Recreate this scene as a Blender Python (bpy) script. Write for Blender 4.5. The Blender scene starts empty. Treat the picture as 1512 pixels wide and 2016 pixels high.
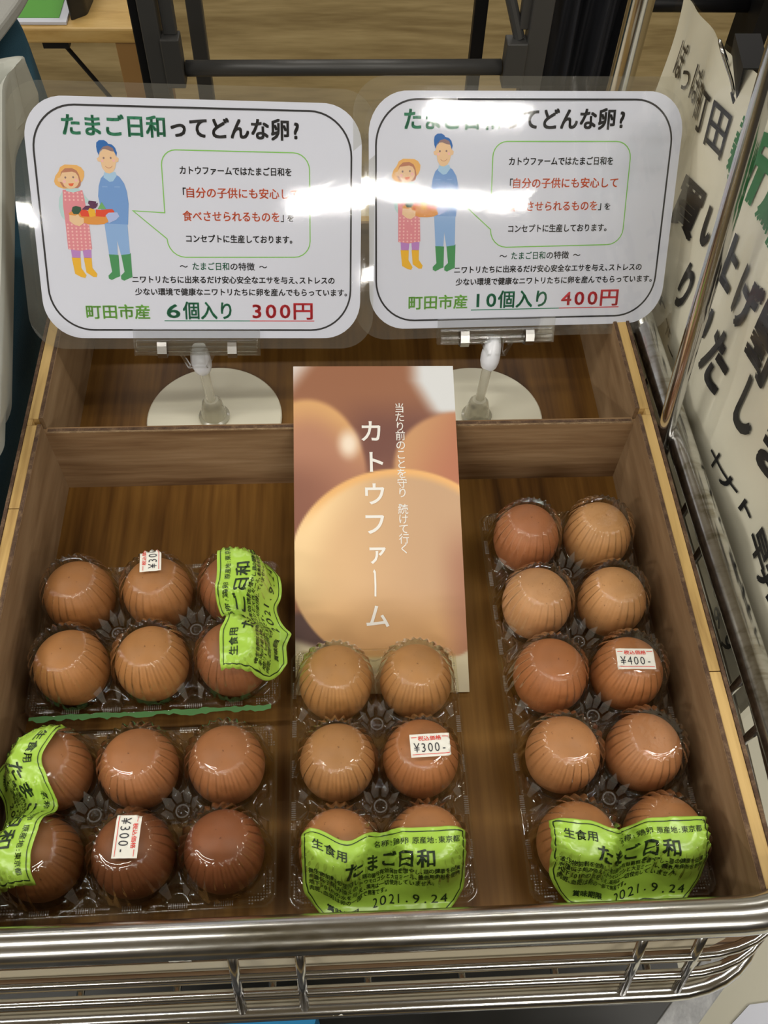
import bpy, math, random
import numpy as np
from mathutils import Vector, Matrix, Euler
random.seed(7); rng = np.random.RandomState(7)
C = bpy.context.scene.collection
SC = bpy.context.scene

# ------------------------------------------------------------------ camera, world, light, exposure
def cam_matrix(p, y, r):
    cx, sx = math.cos(p), math.sin(p); cz, sz = math.cos(y), math.sin(y); cr, sr = math.cos(r), math.sin(r)
    return Matrix([[cz, -sz, 0], [sz, cz, 0], [0, 0, 1]]) @ Matrix([[1, 0, 0], [0, cx, -sx], [0, sx, cx]]) @ Matrix([[cr, -sr, 0], [sr, cr, 0], [0, 0, 1]])
cd = bpy.data.cameras.new('camera'); cam = bpy.data.objects.new('camera', cd); C.objects.link(cam)
cam.matrix_world = Matrix.Translation((0.19029, -0.08648, 0.53558)) @ cam_matrix(0.59723, -0.08713, 0.04978).to_4x4()
cd.sensor_fit = 'HORIZONTAL'; cd.sensor_width = 36.0; cd.lens = 1813.36 * 36.0 / 1512.0
cd.clip_start = 0.01; cd.clip_end = 60
SC.camera = cam
SC.view_settings.view_transform = 'Standard'; SC.view_settings.look = 'None'
SC.view_settings.gamma = 1.0; SC.view_settings.use_curve_mapping = False
SC.view_settings.exposure = -0.12
SC.cycles.transparent_max_bounces = 40
SC.cycles.max_bounces = 10
SC.cycles.sample_clamp_indirect = 6.0
W = bpy.data.worlds.new('world'); SC.world = W; W.use_nodes = True
W.node_tree.nodes['Background'].inputs[0].default_value = (0.95, 0.92, 0.80, 1)
W.node_tree.nodes['Background'].inputs[1].default_value = 0.12

CEIL = 1.72
TUBES = [  # x0, x1, y
    (0.33, 0.78, -1.93), (0.66, 1.86, -2.50), (-1.75, -0.47, -2.02), (0.98, 1.22, -1.88),
    (-1.3, -0.1, 0.12), (0.55, 1.75, 0.12),
    (-1.3, -0.1, 2.3), (0.55, 1.75, 2.3),
    (-3.0, -1.8, -0.6), (-3.6, -2.4, 0.9), (2.6, 3.8, 0.62), (-3.6, -2.4, -2.0), (2.6, 3.8, -2.0), (0.3, 1.5, 4.2), (-1.6, -0.4, 4.2),
    (2.5, 3.7, -1.0), (-2.9, -1.9, -3.2)]
TUBE_W = {0: .12, 1: .12, 2: .13, 3: .12, 4: .045, 5: .055, 6: .06, 7: .06, 8: .14, 9: .14, 11: .12, 15: .12, 16: .12}
TUBE_L = 58.0   # radiance-like level of the tubes
def tube_light(x0, x1, y, wid=.045):
    l = bpy.data.lights.new('ceiling_lamp', 'AREA'); l.shape = 'RECTANGLE'
    l.size = x1 - x0; l.size_y = wid
    l.energy = TUBE_L * math.pi * l.size * l.size_y
    l.color = (1.0, 0.965, 0.895)
    o = bpy.data.objects.new('ceiling_lamp', l); C.objects.link(o)
    o.location = ((x0 + x1) / 2, y, CEIL - 0.062); return o

# ------------------------------------------------------------------ helpers
def tag(o, label=None, cat=None, group=None, kind=None):
    if label: o['label'] = label
    if cat: o['category'] = cat
    if group: o['group'] = group
    if kind: o['kind'] = kind
    return o
def empty(name, loc=(0, 0, 0), rz=0, label=None, cat=None, group=None):
    o = bpy.data.objects.new(name, None); C.objects.link(o); o.location = loc; o.rotation_euler = (0, 0, rz)
    o.empty_display_size = 0.02
    return tag(o, label, cat, group)
def mesh_obj(name, verts, faces, mat=None, parent=None, smooth=False, label=None):
    me = bpy.data.meshes.new(name); me.from_pydata([tuple(v) for v in verts], [], [tuple(f) for f in faces]); me.update()
    if smooth: me.polygons.foreach_set('use_smooth', [True] * len(me.polygons))
    o = bpy.data.objects.new(name, me); C.objects.link(o)
    if mat: me.materials.append(mat)
    if parent: o.parent = parent
    if label: o['label'] = label
    return o
class MB:
    def __init__(s): s.v = []; s.f = []
    def add(s, v, f):
        n = len(s.v); s.v += [tuple(a) for a in v]; s.f += [tuple(i + n for i in q) for q in f]; return s
    def box(s, x0, y0, z0, x1, y1, z1, M=None):
        v = [(x0, y0, z0), (x1, y0, z0), (x1, y1, z0), (x0, y1, z0), (x0, y0, z1), (x1, y0, z1), (x1, y1, z1), (x0, y1, z1)]
        if M is not None: v = [tuple(M @ Vector(a)) for a in v]
        return s.add(v, [(3, 2, 1, 0), (4, 5, 6, 7), (0, 1, 5, 4), (1, 2, 6, 5), (2, 3, 7, 6), (3, 0, 4, 7)])
    def tube(s, pts, r, n=12, caps=True):
        pts = [Vector(p) for p in pts]; rs = r if isinstance(r, (list, tuple)) else [r] * len(pts)
        T = [(pts[min(i + 1, len(pts) - 1)] - pts[max(i - 1, 0)]).normalized() for i in range(len(pts))]
        u = T[0].orthogonal().normalized(); base = len(s.v); v = []
        for p, t, rr in zip(pts, T, rs):
            u = (u - t * u.dot(t)).normalized(); w = t.cross(u)
            for k in range(n):
                a = 2 * math.pi * k / n; v.append(p + (u * math.cos(a) + w * math.sin(a)) * rr)
        f = [(i * n + k, i * n + (k + 1) % n, (i + 1) * n + (k + 1) % n, (i + 1) * n + k) for i in range(len(pts) - 1) for k in range(n)]
        if caps: f += [tuple(range(n - 1, -1, -1)), tuple((len(pts) - 1) * n + k for k in range(n))]
        return s.add(v, f)
    def lathe(s, prof, n=32, M=None):
        v = []; f = []
        for (r, z) in prof:
            for k in range(n):
                a = 2 * math.pi * k / n; p = Vector((r * math.cos(a), r * math.sin(a), z))
                v.append(M @ p if M is not None else p)
        for i in range(len(prof) - 1):
            for k in range(n): f.append((i * n + k, i * n + (k + 1) % n, (i + 1) * n + (k + 1) % n, (i + 1) * n + k))
        f += [tuple(range(n - 1, -1, -1)), tuple((len(prof) - 1) * n + k for k in range(n))]
        return s.add(v, f)
    def prism(s, poly, d0, d1, mapf=None):
        """poly 2D (x,y) extruded from z=d0 to d1, mapped by mapf(x,y,z)"""
        mapf = mapf or (lambda x, y, z: (x, y, z)); n = len(poly)
        v = [mapf(x, y, d0) for x, y in poly] + [mapf(x, y, d1) for x, y in poly]
        f = [tuple(range(n - 1, -1, -1)), tuple(range(n, 2 * n))] + [(i, (i + 1) % n, n + (i + 1) % n, n + i) for i in range(n)]
        return s.add(v, f)
    def build(s, name, mat=None, parent=None, smooth=False, bevel=0, label=None):
        o = mesh_obj(name, s.v, s.f, mat, parent, smooth, label)
        if bevel:
            b = o.modifiers.new('bevel', 'BEVEL'); b.width = bevel; b.segments = 2; b.limit_method = 'ANGLE'
        return o
def autosmooth(o, ang=40):
    me = o.data; me.polygons.foreach_set('use_smooth', [True] * len(me.polygons))
    try: me.set_sharp_from_angle(angle=math.radians(ang))
    except Exception: pass
    return o
def arc(cx, cy, r, a0, a1, n=8):
    return [(cx + r * math.cos(math.radians(a0 + (a1 - a0) * i / n)), cy + r * math.sin(math.radians(a0 + (a1 - a0) * i / n))) for i in range(n + 1)]
def rrect(x0, y0, x1, y1, r, n=8):
    return arc(x0 + r, y0 + r, r, 180, 270, n) + arc(x1 - r, y0 + r, r, 270, 360, n) + arc(x1 - r, y1 - r, r, 0, 90, n) + arc(x0 + r, y1 - r, r, 90, 180, n)
def fillet(pts, r, n=6):
    """3D polyline with rounded corners"""
    pts = [Vector(p) for p in pts]; out = [pts[0]]
    for i in range(1, len(pts) - 1):
        a, b, c = pts[i - 1], pts[i], pts[i + 1]; d1 = (a - b).normalized(); d2 = (c - b).normalized()
        rr = min(r, (a - b).length * .49, (c - b).length * .49); p0 = b + d1 * rr; p2 = b + d2 * rr
        for k in range(n + 1):
            t = k / n; out.append(p0 * (1 - t) ** 2 + b * 2 * t * (1 - t) + p2 * t * t)
    return out + [pts[-1]]

# ------------------------------------------------------------------ materials
def new_mat(name):
    m = bpy.data.materials.new(name); m.use_nodes = True; nt = m.node_tree
    return m, nt, nt.nodes['Principled BSDF']
def plain(name, col, rough=0.5, metal=0.0, bump=0, bscale=200, spec=0.5, coat=0, alpha=1):
    m, nt, b = new_mat(name)
    b.inputs['Base Color'].default_value = (*col, 1); b.inputs['Roughness'].default_value = rough
    b.inputs['Metallic'].default_value = metal; b.inputs['Specular IOR Level'].default_value = spec
    b.inputs['Coat Weight'].default_value = coat; b.inputs['Coat Roughness'].default_value = 0.06
    if bump:
        tc = nt.nodes.new('ShaderNodeTexCoord'); n = nt.nodes.new('ShaderNodeTexNoise'); n.inputs['Scale'].default_value = bscale; n.inputs['Detail'].default_value = 4
        bp = nt.nodes.new('ShaderNodeBump'); bp.inputs['Strength'].default_value = bump; bp.inputs['Distance'].default_value = 0.001
        nt.links.new(tc.outputs['Object'], n.inputs['Vector']); nt.links.new(n.outputs['Fac'], bp.inputs['Height']); nt.links.new(bp.outputs['Normal'], b.inputs['Normal'])
    return m
def ramp(nt, stops):
    r = nt.nodes.new('ShaderNodeValToRGB'); e = r.color_ramp.elements
    while len(e) < len(stops): e.new(0.5)
    for i, (p, c) in enumerate(stops): e[i].position = p; e[i].color = (*c, 1)
    return r
def wood(name, stops, scale=(60, 4, 60), detail=6, rough=0.5, rot=(0, 0, 0), streak=None, distort=0.6, bump=0.15, fine=6.0, coat=0.0):
    """wood grain: noise stretched along one axis, plus fine pores and dark streaks"""
    m, nt, b = new_mat(name); L = nt.links
    tc = nt.nodes.new('ShaderNodeTexCoord'); mp = nt.nodes.new('ShaderNodeMapping'); mp.inputs['Scale'].default_value = scale; mp.inputs['Rotation'].default_value = rot
    L.new(tc.outputs['Object'], mp.inputs['Vector'])
    n1 = nt.nodes.new('ShaderNodeTexNoise'); n1.inputs['Scale'].default_value = 1; n1.inputs['Detail'].default_value = detail; n1.inputs['Distortion'].default_value = distort
    L.new(mp.outputs['Vector'], n1.inputs['Vector'])
    mp2 = nt.nodes.new('ShaderNodeMapping'); mp2.inputs['Scale'].default_value = [s * fine for s in scale]; mp2.inputs['Rotation'].default_value = rot
    L.new(tc.outputs['Object'], mp2.inputs['Vector'])
    n2 = nt.nodes.new('ShaderNodeTexNoise'); n2.inputs['Scale'].default_value = 1; n2.inputs['Detail'].default_value = 3
    L.new(mp2.outputs['Vector'], n2.inputs['Vector'])
    mx = nt.nodes.new('ShaderNodeMath'); mx.operation = 'MULTIPLY_ADD'; mx.inputs[1].default_value = 0.45
    L.new(n2.outputs['Fac'], mx.inputs[0])
    m2 = nt.nodes.new('ShaderNodeMath'); m2.operation = 'MULTIPLY_ADD'; m2.inputs[1].default_value = 1.0; m2.inputs[2].default_value = -0.22
    L.new(n1.outputs['Fac'], m2.inputs[0]); L.new(m2.outputs[0], mx.inputs[2])
    r = ramp(nt, stops); L.new(mx.outputs[0], r.inputs['Fac'])
    L.new(r.outputs['Color'], b.inputs['Base Color'])
    b.inputs['Roughness'].default_value = rough; b.inputs['Coat Weight'].default_value = coat; b.inputs['Coat Roughness'].default_value = 0.25
    bp = nt.nodes.new('ShaderNodeBump'); bp.inputs['Strength'].default_value = bump; bp.inputs['Distance'].default_value = 0.0006
    L.new(n2.outputs['Fac'], bp.inputs['Height']); L.new(bp.outputs['Normal'], b.inputs['Normal'])
    return m
def clear(name, tint=(0.97, 0.97, 0.95), rough=0.04, bump=0.0, bscale=60, ior=1.5, gloss=(1, 1, 1), haze=0.0, hazecol=(.8, .8, .8), f0boost=1.0, stretch=(1, 1, 1), edge=None):
    """thin clear plastic film: what is not reflected passes straight through"""
    m, nt, b = new_mat(name); L = nt.links; nt.nodes.remove(b)
    out = nt.nodes['Material Output']
    tr = nt.nodes.new('ShaderNodeBsdfTransparent'); tr.inputs[0].default_value = (*tint, 1)
    if edge:        # seen edge-on the plastic is a longer way through
        lw = nt.nodes.new('ShaderNodeLayerWeight'); lw.inputs['Blend'].default_value = 0.45
        pw = nt.nodes.new('ShaderNodeMath'); pw.operation = 'POWER'; pw.inputs[1].default_value = 1.6; L.new(lw.outputs['Facing'], pw.inputs[0])
        mt = nt.nodes.new('ShaderNodeMix'); mt.data_type = 'RGBA'; mt.inputs['A'].default_value = (*tint, 1); mt.inputs['B'].default_value = (*edge, 1)
        L.new(pw.outputs[0], mt.inputs['Factor']); L.new(mt.outputs['Result'], tr.inputs[0])
    gl = nt.nodes.new('ShaderNodeBsdfGlossy'); gl.inputs['Color'].default_value = (*gloss, 1); gl.inputs['Roughness'].default_value = rough
    fr = nt.nodes.new('ShaderNodeFresnel')       # a film has air on both sides: same reflectance from behind
    ge = nt.nodes.new('ShaderNodeNewGeometry'); mi = nt.nodes.new('ShaderNodeMix'); mi.data_type = 'FLOAT'
    mi.inputs['A'].default_value = ior; mi.inputs['B'].default_value = 1 / ior
    L.new(ge.outputs['Backfacing'], mi.inputs['Factor']); L.new(mi.outputs['Result'], fr.inputs['IOR'])
    fac = fr.outputs[0]
    if f0boost != 1:
        mm = nt.nodes.new('ShaderNodeMath'); mm.operation = 'MULTIPLY'; mm.inputs[1].default_value = f0boost; mm.use_clamp = True
        L.new(fr.outputs[0], mm.inputs[0]); fac = mm.outputs[0]
    mix = nt.nodes.new('ShaderNodeMixShader'); L.new(fac, mix.inputs[0])
    if haze:
        df = nt.nodes.new('ShaderNodeBsdfDiffuse'); df.inputs[0].default_value = (*hazecol, 1)
        mh = nt.nodes.new('ShaderNodeMixShader'); mh.inputs[0].default_value = haze
        L.new(tr.outputs[0], mh.inputs[1]); L.new(df.outputs[0], mh.inputs[2]); L.new(mh.outputs[0], mix.inputs[1])
    else: L.new(tr.outputs[0], mix.inputs[1])
    L.new(gl.outputs[0], mix.inputs[2]); L.new(mix.outputs[0], out.inputs['Surface'])
    if bump:
        tc = nt.nodes.new('ShaderNodeTexCoord'); mp = nt.nodes.new('ShaderNodeMapping'); mp.inputs['Scale'].default_value = stretch
        n = nt.nodes.new('ShaderNodeTexNoise'); n.inputs['Scale'].default_value = bscale; n.inputs['Detail'].default_value = 3; n.inputs['Distortion'].default_value = 0.5
        bp = nt.nodes.new('ShaderNodeBump'); bp.inputs['Strength'].default_value = bump; bp.inputs['Distance'].default_value = 0.001
        L.new(tc.outputs['Object'], mp.inputs[0]); L.new(mp.outputs[0], n.inputs['Vector']); L.new(n.outputs['Fac'], bp.inputs['Height'])
        L.new(bp.outputs[0], gl.inputs['Normal']); L.new(bp.outputs[0], fr.inputs['Normal'])
    return m
M = {}
M['floorboard'] = wood('teak_veneer', [(0.24, (0.030, 0.012, 0.003)), (0.40, (0.115, 0.050, 0.010)), (0.58, (0.200, 0.096, 0.020)), (0.8, (0.30, 0.158, 0.038))], scale=(30, 1.6, 30), rough=0.42, coat=0.0)
M['floorboard'].node_tree.nodes['Principled BSDF'].inputs['Specular IOR Level'].default_value = .22
M['sideply'] = wood('brown_ply', [(0.25, (0.085, 0.045, 0.020)), (0.42, (0.200, 0.120, 0.060)), (0.6, (0.28, 0.180, 0.096)), (0.8, (0.35, 0.235, 0.132))], scale=(26, 3.0, 22), rough=0.6, distort=1.0, fine=5)
M['dividerply'] = wood('divider_ply', [(0.25, (0.12, 0.062, 0.028)), (0.45, (0.24, 0.140, 0.068)), (0.62, (0.31, 0.195, 0.100)), (0.8, (0.38, 0.25, 0.14))], scale=(4, 40, 60), rough=0.6, distort=1.0)
for _k in ('sideply', 'dividerply'): M[_k].node_tree.nodes['Principled BSDF'].inputs['Specular IOR Level'].default_value = .25
M['strip'] = wood('pine_strip', [(0.2, (0.38, 0.23, 0.075)), (0.45, (0.60, 0.40, 0.145)), (0.7, (0.70, 0.48, 0.19)), (0.9, (0.74, 0.53, 0.23))], scale=(90, 7, 90), rough=0.55, fine=4)
M['edge'] = wood('ply_edge', [(0.2, (0.045, 0.022, 0.012)), (0.5, (0.10, 0.055, 0.030)), (0.8, (0.22, 0.14, 0.075))], scale=(150, 150, 150), rough=0.85, bump=0.5)
M['pale_edge'] = wood('pale_ply_edge', [(0.2, (0.14, 0.085, 0.045)), (0.5, (0.25, 0.165, 0.085)), (0.8, (0.42, 0.31, 0.18))], scale=(180, 500, 180), rough=0.85, bump=0.5)
M['cream'] = plain('cream_board', (0.62, 0.55, 0.40), 0.6)
M['chrome'] = plain('chrome', (0.60, 0.60, 0.60), 0.15, 1.0, bump=0.03, bscale=90)
M['oldchrome'] = wood('worn_chrome', [(0.3, (0.30, 0.28, 0.22)), (0.5, (0.55, 0.545, 0.52)), (0.7, (0.64, 0.64, 0.63)), (0.9, (0.68, 0.68, 0.67))], scale=(14, 60, 60), rough=0.21, bump=0.02, fine=5)
M['oldchrome'].node_tree.nodes['Principled BSDF'].inputs['Metallic'].default_value = 1.0
M['steel'] = plain('spring_steel', (0.55, 0.54, 0.52), 0.22, 1.0)
M['darkmetal'] = plain('dark_grey_metal', (0.075, 0.074, 0.072), 0.42, 0.35, bump=0.1, bscale=80)
M['blackmetal'] = plain('black_metal', (0.008, 0.008, 0.009), 0.45, 0.0, spec=.25)
M['greysteel'] = wood('brushed_grey_steel', [(0.2, (0.20, 0.205, 0.21)), (0.5, (0.28, 0.285, 0.29)), (0.8, (0.38, 0.385, 0.39))], scale=(120, 8, 120), rough=0.5)
M['white_pl'] = plain('white_plastic', (0.42, 0.43, 0.385), 0.5)
M['teal'] = plain('teal_cloth', (0.010, 0.055, 0.085), 0.9, bump=0.6, bscale=900)
M['grey_slab'] = plain('grey_felt', (0.33, 0.33, 0.31), 0.8, bump=0.4, bscale=500)
M['black_cloth'] = plain('black_cloth', (0.010, 0.011, 0.016), 0.75, bump=0.5, bscale=60)
M['dark'] = plain('dark_plastic', (0.016, 0.016, 0.015), 0.45)
M['disc'] = plain('cream_white_plastic', (0.82, 0.79, 0.64), 0.35)
M['ball'] = plain('milky_plastic', (0.82, 0.84, 0.90), 0.3, coat=0.3)
M['paper'] = plain('white_paper', (0.66, 0.685, 0.78), 0.75)
M['ink'] = plain('black_ink', (0.012, 0.012, 0.015), 0.6)
M['poster'] = plain('cream_paper', (0.78, 0.75, 0.62), 0.5, bump=0.25, bscale=14)
M['stick_white'] = plain('sticker_paper', (0.80, 0.79, 0.72), 0.45)
M['stick_red'] = plain('sticker_red_ink', (0.72, 0.05, 0.035), 0.5)
M['stick_ink'] = plain('sticker_black_ink', (0.02, 0.02, 0.03), 0.5)
M['green_label'] = plain('green_label_film', (0.38, 0.62, 0.075), 0.28, spec=0.6, bump=0.35, bscale=120)
M['label_ink'] = plain('label_ink', (0.012, 0.028, 0.008), 0.45)
M['lidclear'] = clear('clear_egg_pack_lid', tint=(0.985, 0.98, 0.955), rough=0.025, bump=0.16, bscale=160, ior=1.5, f0boost=1.7, edge=(.50, .47, .40))
M['trayclear'] = clear('clear_egg_pack_tray', tint=(0.96, 0.95, 0.84), rough=0.05, bump=0.25, bscale=60, ior=1.5, f0boost=1.3, edge=(.6, .57, .42))
M['petal'] = clear('frosted_petal', tint=(0.90, 0.90, 0.87), rough=0.15, ior=1.5, haze=0.15, hazecol=(.62, .61, .56))
M['emboss'] = clear('embossed_plastic', tint=(0.9, 0.9, 0.88), rough=0.12, ior=1.6, haze=0.10)
M['laminate'] = clear('laminate_film', tint=(0.99, 0.99, 0.99), rough=0.05, bump=0.035, bscale=55, ior=1.5, f0boost=1.15)
M['laminate_edge'] = clear('laminate_margin', tint=(0.90, 0.90, 0.87), rough=0.03, bump=0.10, bscale=12, ior=1.5, haze=0.07, hazecol=(.75, .72, .62))
M['acrylic'] = clear('clear_acrylic', tint=(0.98, 0.983, 0.98), rough=0.02, bump=0.08, bscale=120, ior=1.55, f0boost=2.2, haze=0.006, edge=(.86, .87, .86))
M['frosted'] = clear('frosted_acrylic', tint=(0.90, 0.89, 0.84), rough=0.2, ior=1.5, f0boost=1.5, haze=0.32, hazecol=(.80, .79, .70))
def egg_mat(i, base):
    m, nt, b = new_mat('eggshell_%s' % ''.join(random.choice('abcdefghij') for _ in range(3))); L = nt.links
    tc = nt.nodes.new('ShaderNodeTexCoord')
    n = nt.nodes.new('ShaderNodeTexNoise'); n.inputs['Scale'].default_value = 45; n.inputs['Detail'].default_value = 4
    v = nt.nodes.new('ShaderNodeTexNoise'); v.inputs['Scale'].default_value = 650; v.inputs['Detail'].default_value = 2
    L.new(tc.outputs['Object'], n.inputs['Vector']); L.new(tc.outputs['Object'], v.inputs['Vector'])
    dk = tuple(c * 0.82 for c in base); lt = tuple(min(1, c * 1.10) for c in base)
    r = ramp(nt, [(0.3, dk), (0.7, lt)]); L.new(n.outputs['Fac'], r.inputs['Fac'])
    sp = ramp(nt, [(0.0, (0, 0, 0)), (0.70, (0, 0, 0)), (0.76, (1, 1, 1)), (1.0, (1, 1, 1))]); L.new(v.outputs['Fac'], sp.inputs['Fac'])
    mx = nt.nodes.new('ShaderNodeMix'); mx.data_type = 'RGBA'; mx.inputs['B'].default_value = (base[0] * .42, base[1] * .32, base[2] * .25, 1)
    L.new(sp.outputs['Color'], mx.inputs['Factor']); L.new(r.outputs['Color'], mx.inputs['A'])
    L.new(mx.outputs['Result'], b.inputs['Base Color']); b.inputs['Roughness'].default_value = 0.5
    b.inputs['Subsurface Weight'].default_value = 0.0
    return m

# ------------------------------------------------------------------ lettering
_G = {}
def glyph(ch, off=0.0):
    k = (ch, off); bold = off if 0 < off < 1 else 0; off = off - 1 if off > 1 else min(off, 0.0)
    if k not in _G:
        c = bpy.data.curves.new('t', 'FONT'); c.body = ch; c.offset = off; c.resolution_u = 3
        o = bpy.data.objects.new('t', c); C.objects.link(o); bpy.context.view_layer.update()
        ev = o.evaluated_get(bpy.context.evaluated_depsgraph_get()); me = ev.to_mesh()
        V0 = [(v.co.x, v.co.y) for v in me.vertices]; F0 = [tuple(p.vertices) for p in me.polygons]; V1 = []; F1 = []
        d = abs(bold) * 1.0; n = len(V0)
        for q, (ax, ay) in enumerate([(0, 0)] if not bold else ([(d, d), (-d, -d), (d, -d), (-d, d)] + ([(0, 0)] if d > .02 else []))):
            V1 += [(a + ax, b + ay) for a, b in V0]; F1 += [tuple(i + q * n for i in f) for f in F0]
        _G[k] = (V1, F1)
        ev.to_mesh_clear(); bpy.data.objects.remove(o); bpy.data.curves.remove(c)
    return _G[k]
NARROW = {'。': 0.62, '、': 0.5, '「': 0.6, '」': 0.6, ' ': 0.45, ':': 0.55, '.': 0.55}
def cw(ch): return NARROW.get(ch, 0.62 if ord(ch) < 256 else 1.0)
def split_polys(P, fs, L):
    out_v = list(P); out_f = []
    def rec(a, b, c, depth):
        pa, pb, pc = out_v[a], out_v[b], out_v[c]
        d = [math.dist(pa, pb), math.dist(pb, pc), math.dist(pc, pa)]; m = max(d)
        if m <= L or depth > 6: out_f.append((a, b, c)); return
        k = d.index(m); i, j, o = [(a, b, c), (b, c, a), (c, a, b)][k]
        out_v.append(((out_v[i][0] + out_v[j][0]) / 2, (out_v[i][1] + out_v[j][1]) / 2)); n = len(out_v) - 1
        rec(i, n, o, depth + 1); rec(n, j, o, depth + 1)
    for f in fs:
        for k in range(1, len(f) - 1): rec(f[0], f[k], f[k + 1], 0)
    return out_v, out_f
def lettering(name, items, mapf, mat, parent, slant=0.0, label=None, fine=None):
    """items: (text, x0, x1, baseline_y, em_height, stroke_offset) in the flat coordinates of mapf"""
    mb = MB()
    for (s, x0, x1, yb, h, off) in items:
        tot = sum(cw(c) for c in s); cell = (x1 - x0) / tot; x = x0
        for ch in s:
            w = cw(ch) * cell
            if ch != ' ':
                vs, fs = glyph(ch, off)
                if ord(ch) < 256:
                    xs = [a for a, _ in vs]; mid = (min(xs) + max(xs)) / 2; sx = min(cell, h) if ch in '.:' else cell
                    P = [(x + w / 2 + (a - mid) * sx * 0.98, yb + b * h, ) for a, b in vs]
                else: P = [(x + a * cell, yb + b * h) for a, b in vs]
                if fine: P, fs = split_polys(P, fs, fine)
                P = [mapf(a + slant * (b - yb), b) for a, b in P]
                mb.add(P, fs)
            x += w
    return mb.build(name, mat, parent, label=label)
def strokes(name, lines, width, mapf, mat, parent, label=None):
    """flat ribbons along 2D polylines"""
    mb = MB()
    for pl in lines:
        cl = (abs(pl[0][0] - pl[-1][0]) + abs(pl[0][1] - pl[-1][1])) < 1e-6; n = len(pl) - (1 if cl else 0)
        L_, R_ = [], []
        for i in range(n):
            p = Vector(pl[i]); a = Vector(pl[(i - 1) % n] if cl or i else pl[i]); b = Vector(pl[(i + 1) % n] if cl or i < n - 1 else pl[i])
            t1 = (p - a).normalized() if (p - a).length > 1e-9 else (b - p).normalized(); t2 = (b - p).normalized() if (b - p).length > 1e-9 else t1
            t = (t1 + t2).normalized(); nn = Vector((-t.y, t.x)); k = 1 / max(0.4, nn.dot(Vector((-t1.y, t1.x))))
            L_.append(p + nn * width / 2 * k); R_.append(p - nn * width / 2 * k)
        v = [mapf(q.x, q.y) for q in L_] + [mapf(q.x, q.y) for q in R_]
        f = [(i, (i + 1) % n, n + (i + 1) % n, n + i) for i in range(n if cl else n - 1)]
        mb.add(v, f)
    return mb.build(name, mat, parent, label=label)
def blob(name, polys, mapf, mat, parent, d=0.0, label=None):
    mb = MB()
    for p in polys: mb.add([mapf(x, y, d) for x, y in p], [tuple(range(len(p)))])
    return mb.build(name, mat, parent, label=label)

# ------------------------------------------------------------------ setting
floor_m = wood('pale_wood_floor', [(0.2, (0.17, 0.115, 0.048)), (0.45, (0.26, 0.19, 0.085)), (0.65, (0.34, 0.255, 0.12)), (0.85, (0.40, 0.31, 0.155))], scale=(1.6, 9, 6), rough=0.17, distort=0.9, bump=0.05, coat=0.3)
tag(MB().box(-6, -6, -0.90, 6, 7, -0.85).build('floor', floor_m), kind='structure')
tag(MB().box(-6, -6, CEIL, 6, 7, CEIL + 0.05).build('ceiling', plain('ceiling_board', (0.62, 0.60, 0.54), 0.9)), kind='structure')
wall_m = plain('wall_paint', (0.34, 0.31, 0.25), 0.85)
tag(MB().box(-6, 7, -0.85, 6, 7.1, CEIL).build('wall_back', wall_m), kind='structure')
tag(MB().box(-6, -6.1, -0.85, 6, -6, CEIL).build('wall_front', plain('dark_wall', (0.10, 0.09, 0.08), .8)), kind='structure')
tag(MB().box(-6.1, -6, -0.85, -6, 7, CEIL).build('wall_left', wall_m), kind='structure')
tag(MB().box(6, -6, -0.85, 6.1, 7, CEIL).build('wall_right', wall_m), kind='structure')
LAMP_LABELS = ['short tube light on the ceiling whose glare crosses the left price card', 'long tube light on the ceiling whose glare crosses the right price card',
    'tube light on the ceiling glinting on the left margin of the left card', 'shortest tube light on the ceiling, glaring on the title of the right card',
    'tube light on the ceiling directly above, left of the crate', 'tube light on the ceiling directly above, right of the crate',
    'tube light on the ceiling over the wooden bench', 'tube light on the ceiling over the dark metal rack',
    'added wide tube light brightening the poster, beside the white bin, nearer one', 'added wide tube light brightening the poster, beside the teal stand, farther one',  # both added at the left to brighten the poster
    'tube light on the ceiling far right, beyond the cream poster', 'tube light on the ceiling behind the camera at the far left',
    'tube light on the ceiling behind the camera at the far right', 'tube light on the ceiling near the back wall, right one', 'tube light on the ceiling near the back wall, left one',
    'added fill tube light on the ceiling right of the camera, over the cream counter', 'added fill tube light on the ceiling nearest the dark front wall']  # both added as front fill, set wide to keep glare off the cards
hous = plain('lamp_housing', (0.8, 0.8, 0.78), 0.5)
for i, (x0, x1, y) in enumerate(TUBES):
    t = empty('ceiling_light', ((x0 + x1) / 2, y, CEIL), 0, LAMP_LABELS[i], 'ceiling light', 'tube lights on the ceiling')
    hx = (x1 - x0) / 2
    MB().box(-hx - .02, -.075, -.055, hx + .02, .075, 0).build('housing', hous, t)
    l = tube_light(x0, x1, y, TUBE_W.get(i, .045)); l.parent = t; l.location = (0, 0, -0.062)

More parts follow.
